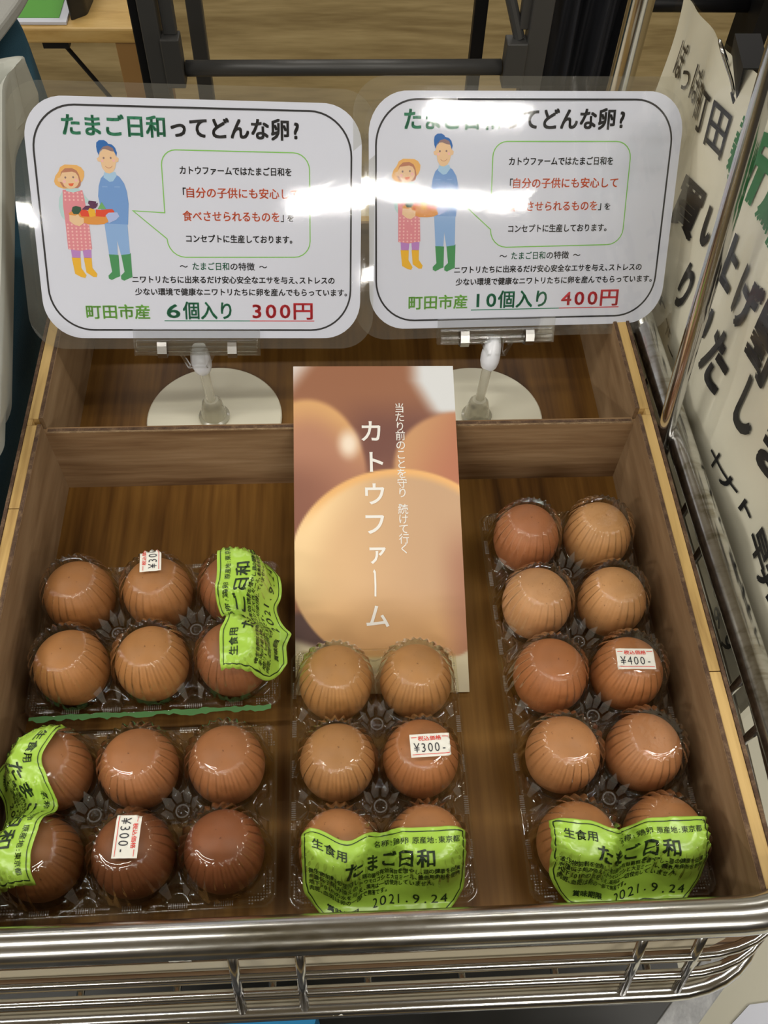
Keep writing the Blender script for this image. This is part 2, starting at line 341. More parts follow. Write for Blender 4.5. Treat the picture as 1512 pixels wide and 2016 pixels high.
# ------------------------------------------------------------------ wooden crate
WI, DI, H, HD, YD, TD, YB = 0.39, 0.0, 0.0697, 0.0603, 0.3033, 0.0051, 0.50
crate = empty('display_crate', (0, 0, 0), 0, 'brown plywood display crate with pale pine rim strips, full of egg packs', 'crate')
MB().box(-.0115, -.0115, -.005, WI + .0115, YB + .0115, 0).build('bottom_board', M['floorboard'], crate)
for sgn, x in ((-1, 0.0), (1, WI)):
    def X(a): return x + sgn * a
    def bx(mb, a0, a1, y0, y1, z0, z1):
        return mb.box(min(X(a0), X(a1)), y0, z0, max(X(a0), X(a1)), y1, z1)
    in_ = MB(); bx(in_, 0, .0028, 0, YD, 0, H); bx(in_, 0, .0028, YD + TD, YB, 0, H)
    sd = in_.build('side_board', M['sideply'], crate)
    ed = MB(); bx(ed, .0003, .0025, 0, YD, H, H + .0003); bx(ed, .0003, .0025, YD + TD, YB, H, H + .0003); ed.build('ply_edge', M['edge'], sd)
    st = MB()
    cuts = [-.0115, .118 if sgn > 0 else .238, YD - .0002]
    for a, b in ((cuts[0], cuts[1] - .0003), (cuts[1] + .0003, YD - .0002)): bx(st, .003, .0095, a, b, 0, H - .0004)
    bx(st, .0065, .0095, YD, YD + TD, 0, H - .0004); bx(st, .003, .0095, YD + TD + .0002, YB + .0115, 0, H - .0004)
    st.build('rim_strip', M['strip'], crate, bevel=.0003)
    bx(MB(), .0097, .0117, -.0115, YB + .0115, 0, H + .0002).build('outer_ply', M['edge'], crate)
MB().box(0, YD, 0, WI, YD + TD, HD).build('divider', M['dividerply'], crate)
MB().box(-.0065, YD + .0006, 0.004, WI + .0065, YD + TD - .0006, HD - .0006).build('divider_tongue', M['dividerply'], crate)
MB().box(0.001, YD + .0004, HD, WI - .001, YD + TD - .0013, HD + .0004).build('divider_edge', M['edge'], crate)
MB().box(0.001, YD + .0002, HD, WI - .001, YD + .0013, HD + .0005).build('divider_face_veneer', M['pale_edge'], crate)
MB().box(0, -.0028, 0, WI, 0, H - .0002).build('front_board', M['dividerply'], crate)
MB().box(0, -.0027, H - .0002, WI, -.0003, H + .0002).build('front_board_edge', M['pale_edge'], crate)
MB().box(0, -.0095, 0, WI, -.003, H - .0016).build('front_core', M['strip'], crate)
MB().box(-.0115, -.0115, 0, WI + .0115, -.0097, H - .001).build('front_outer_ply', M['dividerply'], crate)
MB().box(.005, -.0121, .001, WI - .010, -.0117, .036).build('front_liner', M['cream'], crate, label='cream paper strip on the outside of the front board')
MB().box(0, YB, 0, WI, YB + .0028, H).build('back_board', M['dividerply'], crate)
MB().box(0, YB + .003, 0, WI, YB + .0095, H - .0004).build('back_core', M['strip'], crate)

# ------------------------------------------------------------------ eggs and packs
def smooth01(t): t = np.clip(t, 0, 1); return t * t * (3 - 2 * t)
class Pack:
    """heights (mm) of a clear egg pack; px, py pitch; nx, ny eggs"""
    def __init__(s, nx, ny, px, py, seed):
        s.nx, s.ny, s.px, s.py = nx, ny, px, py; s.hx = nx * px / 2; s.hy = ny * py / 2; s.mx = 3.6
        s.c = [((i - (nx - 1) / 2) * px, (j - (ny - 1) / 2) * py) for j in range(ny) for i in range(nx)]
        s.w = [((i - (nx - 2) / 2) * px, (j - (ny - 2) / 2) * py) for j in range(ny - 1) for i in range(nx - 1)]
        s.seed = seed
    def lid(s, x, y):
        ZF = 24.0
        z = np.full(np.shape(x), ZF, float); r_ = np.random.RandomState(s.seed)
        # body plateau between the domes, inside a rounded rectangle
        dx = np.maximum(np.abs(x) - (s.hx - 6), 0); dy = np.maximum(np.abs(y) - (s.hy - 6), 0); dd = np.hypot(dx, dy)
        z = np.where(dd < 30, ZF + 7.0 * (1 - smooth01((dd - 4.5) / 1.6)), z)
        for (cx, cy) in s.c:
            ddx, ddy = x - cx, y - cy; r = np.hypot(ddx, ddy); th = np.arctan2(ddy, ddx); ph = r_.uniform(0, 6)
            n = 26
            tri = np.abs(((th * n / (2 * np.pi) + ph) % 1) - 0.5) * 2 - .5
            amp = r_.uniform(.7, 1.3) * (1 + .35 * np.sin(3 * th + ph * 2))
            wob = 1 + 0.012 * np.sin(3 * th + ph) + 0.008 * np.sin(7 * th + 2 * ph)
            rr = r * wob
            r1 = 13.9 + 1.5 * tri * amp; r2 = 20.0 + 2.0 * tri * amp; r3 = 23.0 + .5 * tri
            z1, z2, z3 = 60.2, 49.6 , 37.0
            top = z1 - .3 * smooth01((rr - 11.2) / 1.0)
            seg1 = z1 - .3 + (z2 - z1 + .3) * ((rr - r1) / (r2 - r1)) ** 1.35
            seg2 = z2 + (z3 - z2) * ((rr - r2) / (r3 - r2)) ** 1.15
            seg3 = z3 - (rr - r3) * 6
            with np.errstate(all='ignore'):
                d = np.where(rr < r1, top, np.where(rr < r2, seg1, np.where(rr < r3, seg2, seg3)))
            d = d + 1.15 * tri * smooth01((rr - 13) / 3) * smooth01((22.5 - rr) / 2)
            d = np.nan_to_num(d, nan=0)
            z = np.maximum(z, d)
        for (wx, wy) in s.w:   # star-shaped wells with a round snap button between four eggs
            ddx, ddy = x - wx, y - wy; r = np.hypot(ddx, ddy); th = np.arctan2(ddy, ddx)
            star = 9.2 * (1 + 0.16 * np.cos(8 * th))
            well = ZF - 2 + 16 * smooth01((r - star * .62) / (star * .5))
            z = np.where(r < star * 1.12, np.minimum(z, well), z)
            z = z + np.where(r < 7, 2.4 * (smooth01((4.6 - r) / .8) - smooth01((3.2 - r) / .8) * .8), 0)
        for sy in range(s.ny - 1):   # half wells along the sides
            for sx in (-1, 1):
                wx, wy = sx * s.hx, (sy - (s.ny - 2) / 2) * s.py
                r = np.hypot(x - wx, y - wy); z = np.where(r < 9, np.minimum(z, ZF + 10 * smooth01((r - 6) / 3)), z)
        for sx in range(s.nx - 1):
            for sy in (-1, 1):
                wx, wy = (sx - (s.nx - 2) / 2) * s.px, sy * s.hy
                r = np.hypot(x - wx, y - wy); z = np.where(r < 9, np.minimum(z, ZF + 10 * smooth01((r - 6) / 3)), z)
        # flange: a raised rim line, then a lip
        ex = np.maximum(np.abs(x) - (s.hx + s.mx - 8), 0); ey = np.maximum(np.abs(y) - (s.hy + s.mx - 8), 0); e = np.hypot(ex, ey)
        z = np.where(e > 6.2, ZF - 1.2, z) + np.where((e > 4.2), 0.9 * np.exp(-((e - 5.4) / .5) ** 2), 0)
        return z
    def tray(s, x, y):
        z = np.full(np.shape(x), 21.8)
        for (cx, cy) in s.c:
            r = np.hypot(x - cx, y - cy)
            cup = 34 - 31.8 * np.sqrt(np.clip(1 - (r / 23.8) ** 2, 0, 1))
            z = np.where(r < 22.6, np.minimum(z, np.maximum(cup, 2.0)), z)
        return z
    def grid(s, fn, step, name, mat):
        X0, Y0 = s.hx + s.mx, s.hy + s.mx
        nx = int(round(2 * X0 / step)); ny = int(round(2 * Y0 / step))
        xs = np.linspace(-X0, X0, nx + 1); ys = np.linspace(-Y0, Y0, ny + 1); gx, gy = np.meshgrid(xs, ys)
        gz = fn(gx, gy); v = np.stack([gx.ravel(), gy.ravel(), gz.ravel()], 1) / 1000
        idx = np.arange((nx + 1) * (ny + 1)).reshape(ny + 1, nx + 1)
        f = np.stack([idx[:-1, :-1], idx[:-1, 1:], idx[1:, 1:], idx[1:, :-1]], -1).reshape(-1, 4)
        cxm = (gx[:-1, :-1] + gx[1:, 1:]) / 2; cym = (gy[:-1, :-1] + gy[1:, 1:]) / 2
        e = np.hypot(np.maximum(np.abs(cxm) - (X0 - 8), 0), np.maximum(np.abs(cym) - (Y0 - 8), 0)).ravel()
        f = f[e <= 8.01]
        me = bpy.data.meshes.new(name); me.from_pydata(v.tolist(), [], f.tolist()); me.update()
        me.polygons.foreach_set('use_smooth', [True] * len(me.polygons)); me.materials.append(mat)
        return me, (xs, ys, gz)
    def build_meshes(s):
        s.lid_me, s.hf = s.grid(s.lid, 0.70, 'lid', M['lidclear'])
        s.tray_me, _ = s.grid(s.tray, 1.5, 'tray', M['trayclear'])
        xs, ys, gz = s.hf       # tensioned skin for stickers: blurred upper envelope
        KW = 20; k = np.exp(-np.arange(-KW, KW + 1) ** 2 / (2 * 9.5 ** 2)); k /= k.sum()
        b = np.apply_along_axis(lambda a: np.convolve(np.pad(a, KW, mode='edge'), k, 'valid'), 0, gz)
        b = np.apply_along_axis(lambda a: np.convolve(np.pad(a, KW, mode='edge'), k, 'valid'), 1, b)
        b = np.maximum(b, gz)
        k2 = np.exp(-np.arange(-3, 4) ** 2 / (2 * 1.6 ** 2)); k2 /= k2.sum()
        b = np.apply_along_axis(lambda a: np.convolve(np.pad(a, 3, mode='edge'), k2, 'valid'), 0, b)
        b = np.apply_along_axis(lambda a: np.convolve(np.pad(a, 3, mode='edge'), k2, 'valid'), 1, b)
        s.skin = np.maximum(b, gz)
    def skin_at(s, x, y, F=None):
        xs, ys, gz = s.hf; F = s.skin if F is None else F
        fx = np.clip((np.asarray(x) - xs[0]) / (xs[1] - xs[0]), 0, len(xs) - 1.001); fy = np.clip((np.asarray(y) - ys[0]) / (ys[1] - ys[0]), 0, len(ys) - 1.001)
        i = fx.astype(int); j = fy.astype(int); a = fx - i; b = fy - j
        return F[j, i] * (1 - a) * (1 - b) + F[j, i + 1] * a * (1 - b) + F[j + 1, i] * (1 - a) * b + F[j + 1, i + 1] * a * b
packs = {'six': Pack(2, 3, 46.5, 47.0, 3), 'ten': Pack(2, 5, 46.8, 48.0, 5)}
for p in packs.values(): p.build_meshes()

def drape(pk, ax, ay, rot, w, h, wav=0.5, seed=1, dips=()):
    """map (u in -w/2..w/2, v in 0..-h) of a flexible sticker, top-middle anchored at (ax, ay), onto the pack skin by arc length"""
    nu, nv = 45, 60; us = np.linspace(-w / 2, w / 2, nu); ca, sa = math.cos(rot), math.sin(rot)
    P = np.zeros((nv, nu, 3)); r_ = np.random.RandomState(seed); k1, k2, k3 = r_.uniform(0, 6, 3)
    # along u from the middle: arc length in the u direction on the first line
    x = np.zeros(nu); y = np.zeros(nu); mid = nu // 2; x[mid] = ax; y[mid] = ay; du = us[1] - us[0]
    for dirn in (1, -1):
        i = mid
        while 0 <= i + dirn < nu:
            hx, hy = ca * dirn * .5, sa * dirn * .5
            s = abs(pk.skin_at(x[i] + hx, y[i] + hy) - pk.skin_at(x[i], y[i])) / .5
            st = du / math.sqrt(1 + min(s, 2.0) ** 2 * .3)
            x[i + dirn] = x[i] + ca * dirn * st; y[i + dirn] = y[i] + sa * dirn * st; i += dirn
    for (du0, dd0, dw0) in dips:
        e_ = dd0 * np.exp(-((us - du0) / dw0) ** 2); x = x - sa * e_; y = y + ca * e_
    cx, cy = x.copy(), y.copy(); dv = h / (nv - 1); dx_, dy_ = sa, -ca
    for j in range(nv):
        z = pk.skin_at(cx, cy)
        wv = wav * (np.sin(us * .55 + k1 + j * .12) * .5 + np.sin(us * .23 - j * .21 + k2) * .6 + np.sin(j * .33 + us * .9 + k3) * .3)
        P[j, :, 0] = cx; P[j, :, 1] = cy; P[j, :, 2] = z + .55 + np.maximum(wv, -.2)
        sl = np.abs(pk.skin_at(cx + dx_ * .6, cy + dy_ * .6) - z) / .6
        sl = np.convolve(np.pad(sl, 4, mode='edge'), np.ones(9) / 9, 'valid')
        st = dv / np.sqrt(1 + (.75 * np.minimum(sl, 2.4)) ** 2)
        cx = cx + dx_ * st; cy = cy + dy_ * st
    def f(u, v, d=0.0):
        a = np.clip((u + w / 2) / w * (nu - 1), 0, nu - 1.001); b = np.clip(-v / h * (nv - 1), 0, nv - 1.001)
        i, j = int(a), int(b); a -= i; b -= j
        q = P[j, i] * (1 - a) * (1 - b) + P[j, i + 1] * a * (1 - b) + P[j + 1, i] * (1 - a) * b + P[j + 1, i + 1] * a * b
        e1 = P[j, i + 1] - P[j, i]; e2 = P[j, i] - P[j + 1, i]; n = np.cross(e1, e2); n = n / (np.linalg.norm(n) + 1e-9)
        if n[2] < 0: n = -n
        q = q + n * d
        return (q[0] / 1000, q[1] / 1000, q[2] / 1000)
    return f
def patch(name, f, w, h, mat, parent, nu=44, nv=59, thick=0.12, cut=0):
    hw = lambda y: w / 2 - cut * min(1, max(0, (-y - (h - 17)) / 17)) ** 2.2
    v, fc = [], []
    for lay in (0.0, -thick):
        for j in range(nv + 1):
            for i in range(nu + 1): v.append(f(hw(-h * j / nv) * (2 * i / nu - 1), -h * j / nv, lay))
    n = nu + 1; N = n * (nv + 1)
    for j in range(nv):
        for i in range(nu):
            a = j * n + i; fc.append((a, a + n, a + n + 1, a + 1)); fc.append((N + a, N + a + 1, N + a + n + 1, N + a + n))
    rim = [i for i in range(nu + 1)] + [j * n + nu for j in range(1, nv + 1)] + [nv * n + i for i in range(nu - 1, -1, -1)] + [j * n for j in range(nv - 1, 0, -1)]
    for k in range(len(rim)): a, b = rim[k], rim[(k + 1) % len(rim)]; fc.append((a, b, N + b, N + a))
    return mesh_obj(name, v, fc, mat, parent, smooth=True)
def dense(pl, step=1.5):
    out = []
    for a, b in zip(pl[:-1], pl[1:]):
        n = max(1, int(math.hypot(b[0] - a[0], b[1] - a[1]) / step))
        out += [(a[0] + (b[0] - a[0]) * k / n, a[1] + (b[1] - a[1]) * k / n) for k in range(n)]
    return out + [pl[-1]]
def add_label(pk, root, ay, rot, seed, wav=.5, w=91, h=46.5, ax=0, dips=()):
    f0 = drape(pk, ax, ay, rot, w, h, wav, seed, dips)
    f = lambda x, y, d=0.0: f0(x, y, d)
    lb = patch('product_label', f, w, h, M['green_label'], root, cut=13); lb['label'] = 'wrinkled lime green product label'
    g = lambda x, y: f(x * w / 88, y * h / 54, .32)
    strokes('label_border', [dense([(-31.5, -51.5), (-36.5, -47), (-40.2, -41), (-41.5, -34), (-41.5, -2.5), (41.5, -2.5), (41.5, -34), (40.2, -41), (36.5, -47), (31.5, -51.5), (-31.5, -51.5)])], .55, g, M['label_ink'], lb)
    lettering('label_lettering', [
        ('生食用', -37.5, -20, -11.5, 6.2, .012),
        ('名称:鶏卵', -6, 14, -9.2, 4.2, .006), ('原産地:東京都', 15.5, 39, -9.2, 4.2, .006),
        ('たまご日和', -22, 27, -22.0, 10.8, .018),
        ('微生物飼料を使用し、鶏の腸内有効菌群を増やし、鶏の健康を促進', -39.5, 39.5, -27.2, 3.6, .012),
        ('非遺伝子組み換えのトウモロコシと大豆ミール、養魚用魚粉を使用', -39.5, 39.5, -31.2, 3.6, .012),
        ('地下101mの水を与え、薬用は一切使用していません。', -39.5, 27, -35.2, 3.6, .012),
        ('肉斑、血斑は卵の一部で無害です。', -39.5, 2, -39.2, 3.6, .012),
        ('賞味期限', -31, -15, -47.0, 4.2, .022),
        ('2021.9.24', -8, 34, -47.0, 8.0, .004)], g, M['label_ink'], lb, fine=2.2)
    return lb
def add_price(pk, root, ax, ay, txt, seed, rot=0.0):
    w, h = 21.5, 12.6; f = drape(pk, ax, ay, rot, w, h, .12, seed)
    st = patch('price_sticker', f, w, h, M['stick_white'], root); st['label'] = 'small white price sticker with red lines'
    g = lambda x, y: f(x, y, .25)
    strokes('sticker_lines', [dense([(-10, -1.9), (-7, -1.9)], 1), dense([(6.6, -1.9), (10, -1.9)], 1), dense([(-10, -11.2), (10, -11.2)], 1)], .3, g, M['stick_red'], st)
    lettering('sticker_heading', [('税込価格', -6.4, 6.2, -3.6, 2.7, .012)], g, M['stick_red'], st)
    lettering('sticker_price', [('¥' + txt + '-', -9.2, 9.0, -10.0, 7.0, -.004)], g, M['stick_ink'], st, fine=2.0)

egg_prof = []
for k in range(25):
    a = math.pi * k / 24
    z = -math.cos(a); r = math.sin(a)
    zz = 30 + (27.6 * z if z < 0 else 25.6 * z); rr = 21.4 * r * (1 - 0.07 * (-z if z < 0 else 0) ** 1.0)
    egg_prof.append((max(rr, .05) / 1000, zz / 1000 + .0005))
egg_me = MB().lathe(egg_prof, 40).build('egg', None, None, smooth=True); EGG = egg_me.data; bpy.data.objects.remove(egg_me)
def make_eggs(pk, loc, rz, info, packname, group):
    """info: list of (base colour, label) for pk.c order"""
    for (cx, cy), (col, lab) in zip(pk.c, info):
        me = EGG.copy(); me.materials.clear(); me.materials.append(egg_mat(0, (min(1, col[0] * 1.0), col[1] * .93, col[2] * .76)))
        o = bpy.data.objects.new('egg', me); C.objects.link(o)
        x, y = cx / 1000, cy / 1000; ca, sa = math.cos(rz), math.sin(rz)
        o.location = (loc[0] + x * ca - y * sa, loc[1] + x * sa + y * ca, loc[2] + .0019)
        s = random.uniform(.965, 1.0); o.scale = (s, s, 1.0); o.rotation_euler = (random.uniform(-.02, .02), random.uniform(-.02, .02), random.uniform(0, 6))
        tag(o, lab, 'egg', group)
def make_pack(pk, loc, rz, label, group):
    root = empty('egg_pack', loc, rz, label, 'egg pack', group)
    for nm, me in (('lid', pk.lid_me), ('tray', pk.tray_me)):
        o = bpy.data.objects.new(nm, me); C.objects.link(o); o.parent = root
    for (wx, wy) in pk.w:
        mb = MB()
        for k in range(8):
            a = math.pi / 4 * k + math.pi / 8 + random.uniform(-.1, .1); w_ = random.uniform(.22, .33)
            p = [(5.6, a - w_, 27.2), (5.6, a + w_, 27.2), (8.0, a + w_ * 1.15, 33.5), (10.6, a, 40.0), (8.0, a - w_ * 1.15, 33.5)]
            mb.add([((wx + r * math.cos(t)) / 1000, (wy + r * math.sin(t)) / 1000, z / 1000) for r, t, z in p], [(0, 1, 2, 4), (4, 2, 3)])
        ro = mb.build('snap_petals', M['petal'], root)
        autosmooth(MB().tube([((wx + 3.4 * math.cos(t)) / 1000, (wy + 3.4 * math.sin(t)) / 1000, .0282) for t in [math.tau * k / 20 for k in range(21)]], .0005, 6, caps=False).build('button_ring', M['emboss'], ro))
    for sy in range(pk.ny - 1):
        for sx in (-1, 1):
            wy = (sy - (pk.ny - 2) / 2) * pk.py; mb = MB()
            for e in (-1, 1):
                p = [(sx * (pk.hx - 7.5), wy + e * 4.0, 39), (sx * (pk.hx - 3.5), wy + e * 8.0, 38), (sx * (pk.hx - 1.5), wy + e * 4.5, 27), (sx * (pk.hx - 3.0), wy + e * 3.0, 26)]
                mb.add([tuple(c / 1000 for c in q) for q in p], [(0, 1, 2, 3)])
            mb.build('side_flaps', M['petal'], root)
    # little ribbed grips embossed on the flange, and stippled corners
    mb = MB()
    for sx in (-1, 1):
        for j in range(pk.ny * 2 - 1):
            yc = (j - (pk.ny * 2 - 2) / 2) * pk.py / 2
            for k in range(9):
                y = yc + (k - 4) * 1.15; x = sx * (pk.hx + 1.1)
                mb.box((x - 1.2) / 1000, (y - .3) / 1000, .0241, (x + 1.2) / 1000, (y + .3) / 1000, .0246)
    mb.build('embossed_ribs', M['emboss'], root)['kind'] = 'stuff'
    mb = MB()
    for sx in (-1, 1):
        for sy in (-1, 1):
            for i in range(9):
                for j in range(9):
                    x = pk.hx + 1.8 - i * 1.5; y = pk.hy + 1.8 - j * 1.5
                    d = math.hypot(max(x - (pk.hx - 8), 0), max(y - (pk.hy - 8), 0)); 
                    if 5.5 < d < 9.8:
                        mb.lathe([(.0005, 0), (.00042, .0003), (.0002, .0005)], 6, Matrix.Translation((sx * x / 1000, sy * y / 1000, .0242)))
    mb.build('stippled_corners', M['emboss'], root)['kind'] = 'stuff'
    return root
E_A = (0.43, 0.215, 0.075); E_B = (0.47, 0.25, 0.115); E_R = (0.36, 0.145, 0.062); E_D = (0.27, 0.105, 0.048); E_P = (0.58, 0.33, 0.17); E_Q = (0.50, 0.24, 0.115)
S6, S10 = packs['six'], packs['ten']
G_ = 'eggs in the clear packs'
# --- middle pack (front row carries the label)
loc = (.2095, .0865, 0); r0 = 0.0
rt = make_pack(S6, loc, r0, 'clear six-egg pack in the middle, lying over the foot of the leaflet', 'clear six-egg packs')
add_label(S6, rt, -44.5, 0, 11, .5, dips=[(-21, -5.5, 9), (2, 1.5, 6), (-40, 2, 8)]); add_price(S6, rt, 26.5, 4.5, '300', 3, .03)
rows = ['front row', 'middle row', 'back row']
cols = [E_Q, E_Q, E_B, (0.44, 0.19, 0.085), (0.48, 0.26, 0.11), (0.50, 0.27, 0.12)]
make_eggs(S6, loc, r0, [(cols[j * 2 + i], '%s egg in the middle pack, %s, %s side%s' % (('reddish brown', 'light brown')[cols[j * 2 + i][0] > .45], rows[j], ('left', 'right')[i], ('', ', under the green label')[j == 0])) for j in range(3) for i in range(2)], '', G_)
# --- upper left pack, turned a quarter left
loc = (.0785, .1735, 0); r1 = math.radians(91.2)
rt = make_pack(S6, loc, r1, 'clear six-egg pack at the left back, green label down its right end', 'clear six-egg packs')
add_label(S6, rt, -40.5, .06, 5, .8, ax=1, dips=[(-12, -4.5, 7), (8, 2, 9), (42, -1, 6)]); add_price(S6, rt, 33.5, 7.0, '300', 4, .06)
tg = []
for k in range(60): x = -.070 + k * .00235; tg.append((x, .0018 + random.uniform(-.0006, .0006)))
for k in range(59, -1, -1): x = -.070 + k * .00235; tg.append((x, -.0012 + random.uniform(-.0013, .0008)))
MBg = MB()
for k in range(59): MBg.add([(tg[k][1] - .0515, -tg[k][0], .0252), (tg[k + 1][1] - .0515, -tg[k + 1][0], .0252), (tg[118 - k][1] - .0515, -tg[118 - k][0], .0252), (tg[119 - k][1] - .0515, -tg[119 - k][0], .0252)], [(0, 1, 2, 3)])
MBg.build('torn_paper_strip', plain('torn_green_paper', (0.07, 0.20, 0.06), .8), rt, label='torn dark green paper strip along the pack edge')
cc = ['right end', 'middle', 'left end']
cols = [(0.33, 0.14, 0.07), (0.34, 0.14, 0.07), (0.48, 0.24, 0.10), (0.42, 0.20, 0.085), (0.46, 0.22, 0.09), (0.38, 0.175, 0.07)]
make_eggs(S6, loc, r1, [(cols[j * 2 + i], '%s egg in the left back pack, %s, %s' % (('dark brown', 'orange brown')[cols[j * 2 + i][0] > .35], cc[j], ('front side', 'back side')[i])) for j in range(3) for i in range(2)], '', G_)
# --- lower left pack, turned a quarter right
loc = (.0785, .0640, 0); r2 = math.radians(-89.3)
rt = make_pack(S6, loc, r2, 'clear six-egg pack at the left front, green label down its left end', 'clear six-egg packs')
add_label(S6, rt, -40.5, .02, 8, 1.0, ax=-1, h=43.5, dips=[(-24, -5, 9), (0, 2, 9), (30, -4, 14), (-44, 2, 8)]); add_price(S6, rt, 21.0, 8.5, '300', 6, -.04)
cc = ['left end', 'middle', 'right end']
cols = [(0.38, 0.17, 0.08), (0.29, 0.125, 0.05), (0.43, 0.19, 0.09), (0.25, 0.095, 0.045), (0.41, 0.18, 0.085), (0.29, 0.105, 0.05)]
make_eggs(S6, loc, r2, [(cols[j * 2 + i], '%s egg in the left front pack, %s, %s' % (('dark brown', 'brown')[cols[j * 2 + i][0] > .35], cc[j], ('back side', 'front side')[i])) for j in range(3) for i in range(2)], '', G_)
# --- ten-egg pack on the right
loc = (.3355, .1345, 0); r3 = math.radians(.6)
rt = make_pack(S10, loc, r3, 'long clear ten-egg pack at the right wall of the crate', None)
add_label(S10, rt, -92.0, -.02, 21, .7, ax=-1, w=88, dips=[(-10, -5, 9), (-42, 2, 8)]); add_price(S10, rt, 21.5, 2.5, '400', 9, -.05)
rows = ['front row', 'fourth row from the back', 'middle row', 'second row from the back', 'back row']
cols = [(0.46, 0.22, 0.10), (0.48, 0.23, 0.11), (0.52, 0.26, 0.13), (0.50, 0.24, 0.125), (0.44, 0.18, 0.08), (0.50, 0.22, 0.10), (0.60, 0.34, 0.19), (0.62, 0.35, 0.18), (0.42, 0.17, 0.085), (0.60, 0.34, 0.17)]
make_eggs(S10, loc, r3, [(cols[j * 2 + i], '%s egg in the ten-egg pack, %s, %s column' % (('reddish brown', 'light tan')[cols[j * 2 + i][0] > .55], rows[j], ('left', 'right')[i])) for j in range(5) for i in range(2)], '', G_)

# ------------------------------------------------------------------ leaflet with the printed egg photograph
LB = Vector((.1613, .1403, .0022)); LU = Vector((.1074, -.0016, 0)); LV = Vector((.0006, .2026, .0759))
LN = LU.cross(LV).normalized()
def lmap(u, v, d=0.0):   # u,v 0..1, v up
    return tuple(LB + LU * u + LV * v + LN * (d + .0018 * math.sin(math.pi * v)))
leaf = empty('leaflet', LB, 0, 'tall leaflet with a printed photo of brown eggs, leaning on the crate divider', 'leaflet')
leaf.location = (0, 0, 0)
nu, nv = 90, 180; vs = []; fs = []; cols = []
def ss(a, b, x): t = min(1, max(0, (x - a) / (b - a))); return t * t * (3 - 2 * t)
def mixc(a, b, t): return tuple(p * (1 - t) + q * t for p, q in zip(a, b))
def print_col(u, v):     # v down 0..1, sRGB-like colours of the printed picture
    asp = 2.0; X = u; Y = v * asp
    c = (0.60, 0.40, 0.29)
    c = mixc(c, (0.46, 0.29, 0.25), ss(.3, .8, 1 - abs(X - .62) * 1.6) * ss(0.15, .45, Y) * (1 - ss(.55, .9, Y)))
    # white upper right
    c = mixc(c, (0.86, 0.87, 0.88), ss(-.05, .09, (X - .74) - max(0, (Y - .10)) * .55 + .01) * (1 - ss(.28, .36, Y)))
    c = mixc(c, (0.86, 0.82, 0.80), ss(.17, .0, X + Y * .75))
    # right egg
    d = math.hypot((X - 1.02) / .42, (Y - .66) / .36); c = mixc(c, mixc((0.80, 0.60, 0.42), (0.72, 0.45, 0.33), ss(.7, 1.15, X + (Y - .4) * .5)), ss(1.03, .93, d))
    # left egg
    d = math.hypot((X - .08) / .36, (Y - .72) / .50); e = mixc((0.72, 0.51, 0.40), (0.56, 0.35, 0.28), ss(.45, 1.1, Y + (.2 - X) * .3))
    e = mixc(e, (0.86, 0.66, 0.44), ss(.5, 1.0, d) * ss(.75, .3, Y)); c = mixc(c, e, ss(1.05, .95, d))
    h = math.hypot((X - .335) / .065, (Y - .51) / .09); c = mixc(c, (0.97, 0.90, 0.82), ss(1.5, .2, h))
    c = mixc(c, (0.50, 0.31, 0.24), .6 * ss(.55, .8, Y) * (1 - ss(0, .35, X)) * (1 - ss(1.25, 1.3, Y)))
    # big egg at the bottom
    d = math.hypot((X - .63) / .66, (Y - 1.27) / .60)
    g = mixc((0.87, 0.72, 0.54), (0.79, 0.64, 0.50), ss(.1, .9, X)); g = mixc(g, (0.97, 0.84, 0.64), ss(.55, .95, d) * ss(.55, .1, X) * ss(1.75, 1.0, Y))
    g = mixc(g, (0.82, 0.63, 0.42), ss(1.35, 1.75, Y)); g = mixc(g, (0.66, 0.45, 0.36), ss(.80, 1.02, X) * .8 * ss(.9, 1.3, Y))
    g = mixc(g, (0.93, 0.72, 0.46), ss(.88, .98, d) * ss(1.1, .8, Y))
    under = mixc((0.34, 0.24, 0.22), (0.83, 0.78, 0.66), ss(.0, .06, (Y - 1.66) - X * .35 + max(0, X - .5) * 1.1))
    c = mixc(c, under, ss(1.5, 1.56, Y)); c = mixc(c, g, ss(1.015, .985, d))
    c = mixc(c, (0.84, 0.80, 0.68), ss(1.78, 1.81, Y))
    return c
def lin(c): return c / 12.92 if c <= .04045 else ((c + .055) / 1.055) ** 2.4
for j in range(nv + 1):
    for i in range(nu + 1): vs.append(lmap(i / nu, 1 - j / nv)); cols.append(tuple(lin(a) for a in print_col(i / nu, j / nv)) + (1,))
n = nu + 1
for j in range(nv):
    for i in range(nu): a = j * n + i; fs.append((a, a + n, a + n + 1, a + 1))
pm, nt, b = new_mat('printed_egg_photo'); at = nt.nodes.new('ShaderNodeVertexColor'); at.layer_name = 'print'
nt.links.new(at.outputs[0], b.inputs['Base Color']); b.inputs['Roughness'].default_value = .38
po = mesh_obj('printed_cover', vs, fs, pm, leaf, smooth=True)
ca = po.data.color_attributes.new('print', 'FLOAT_COLOR', 'POINT'); ca.data.foreach_set('color', [x for c in cols for x in c])
mb = MB(); v2 = []
for d in (-.0002, -.0014):
    for j in range(21):
        for i in (0, 1): v2.append(lmap(i, j / 20, d))
f2 = []
for j in range(20): a = j * 2; f2 += [(a, a + 1, a + 3, a + 2), (42 + a, 42 + a + 2, 42 + a + 3, 42 + a + 1), (a, a + 2, 42 + a + 2, 42 + a), (a + 1, 42 + a + 1, 42 + a + 3, a + 3)]
f2 += [(0, 42, 43, 1), (40, 41, 83, 82)]
mb.add(v2, f2).build('folded_pages', plain('leaflet_paper', (.72, .68, .60), .5), leaf)
wink = plain('white_print', (0.86, 0.84, 0.80), .4)
g = lambda x, y: lmap(x, y, .00025)
its = []
sx = .15; sy = sx / 2.0
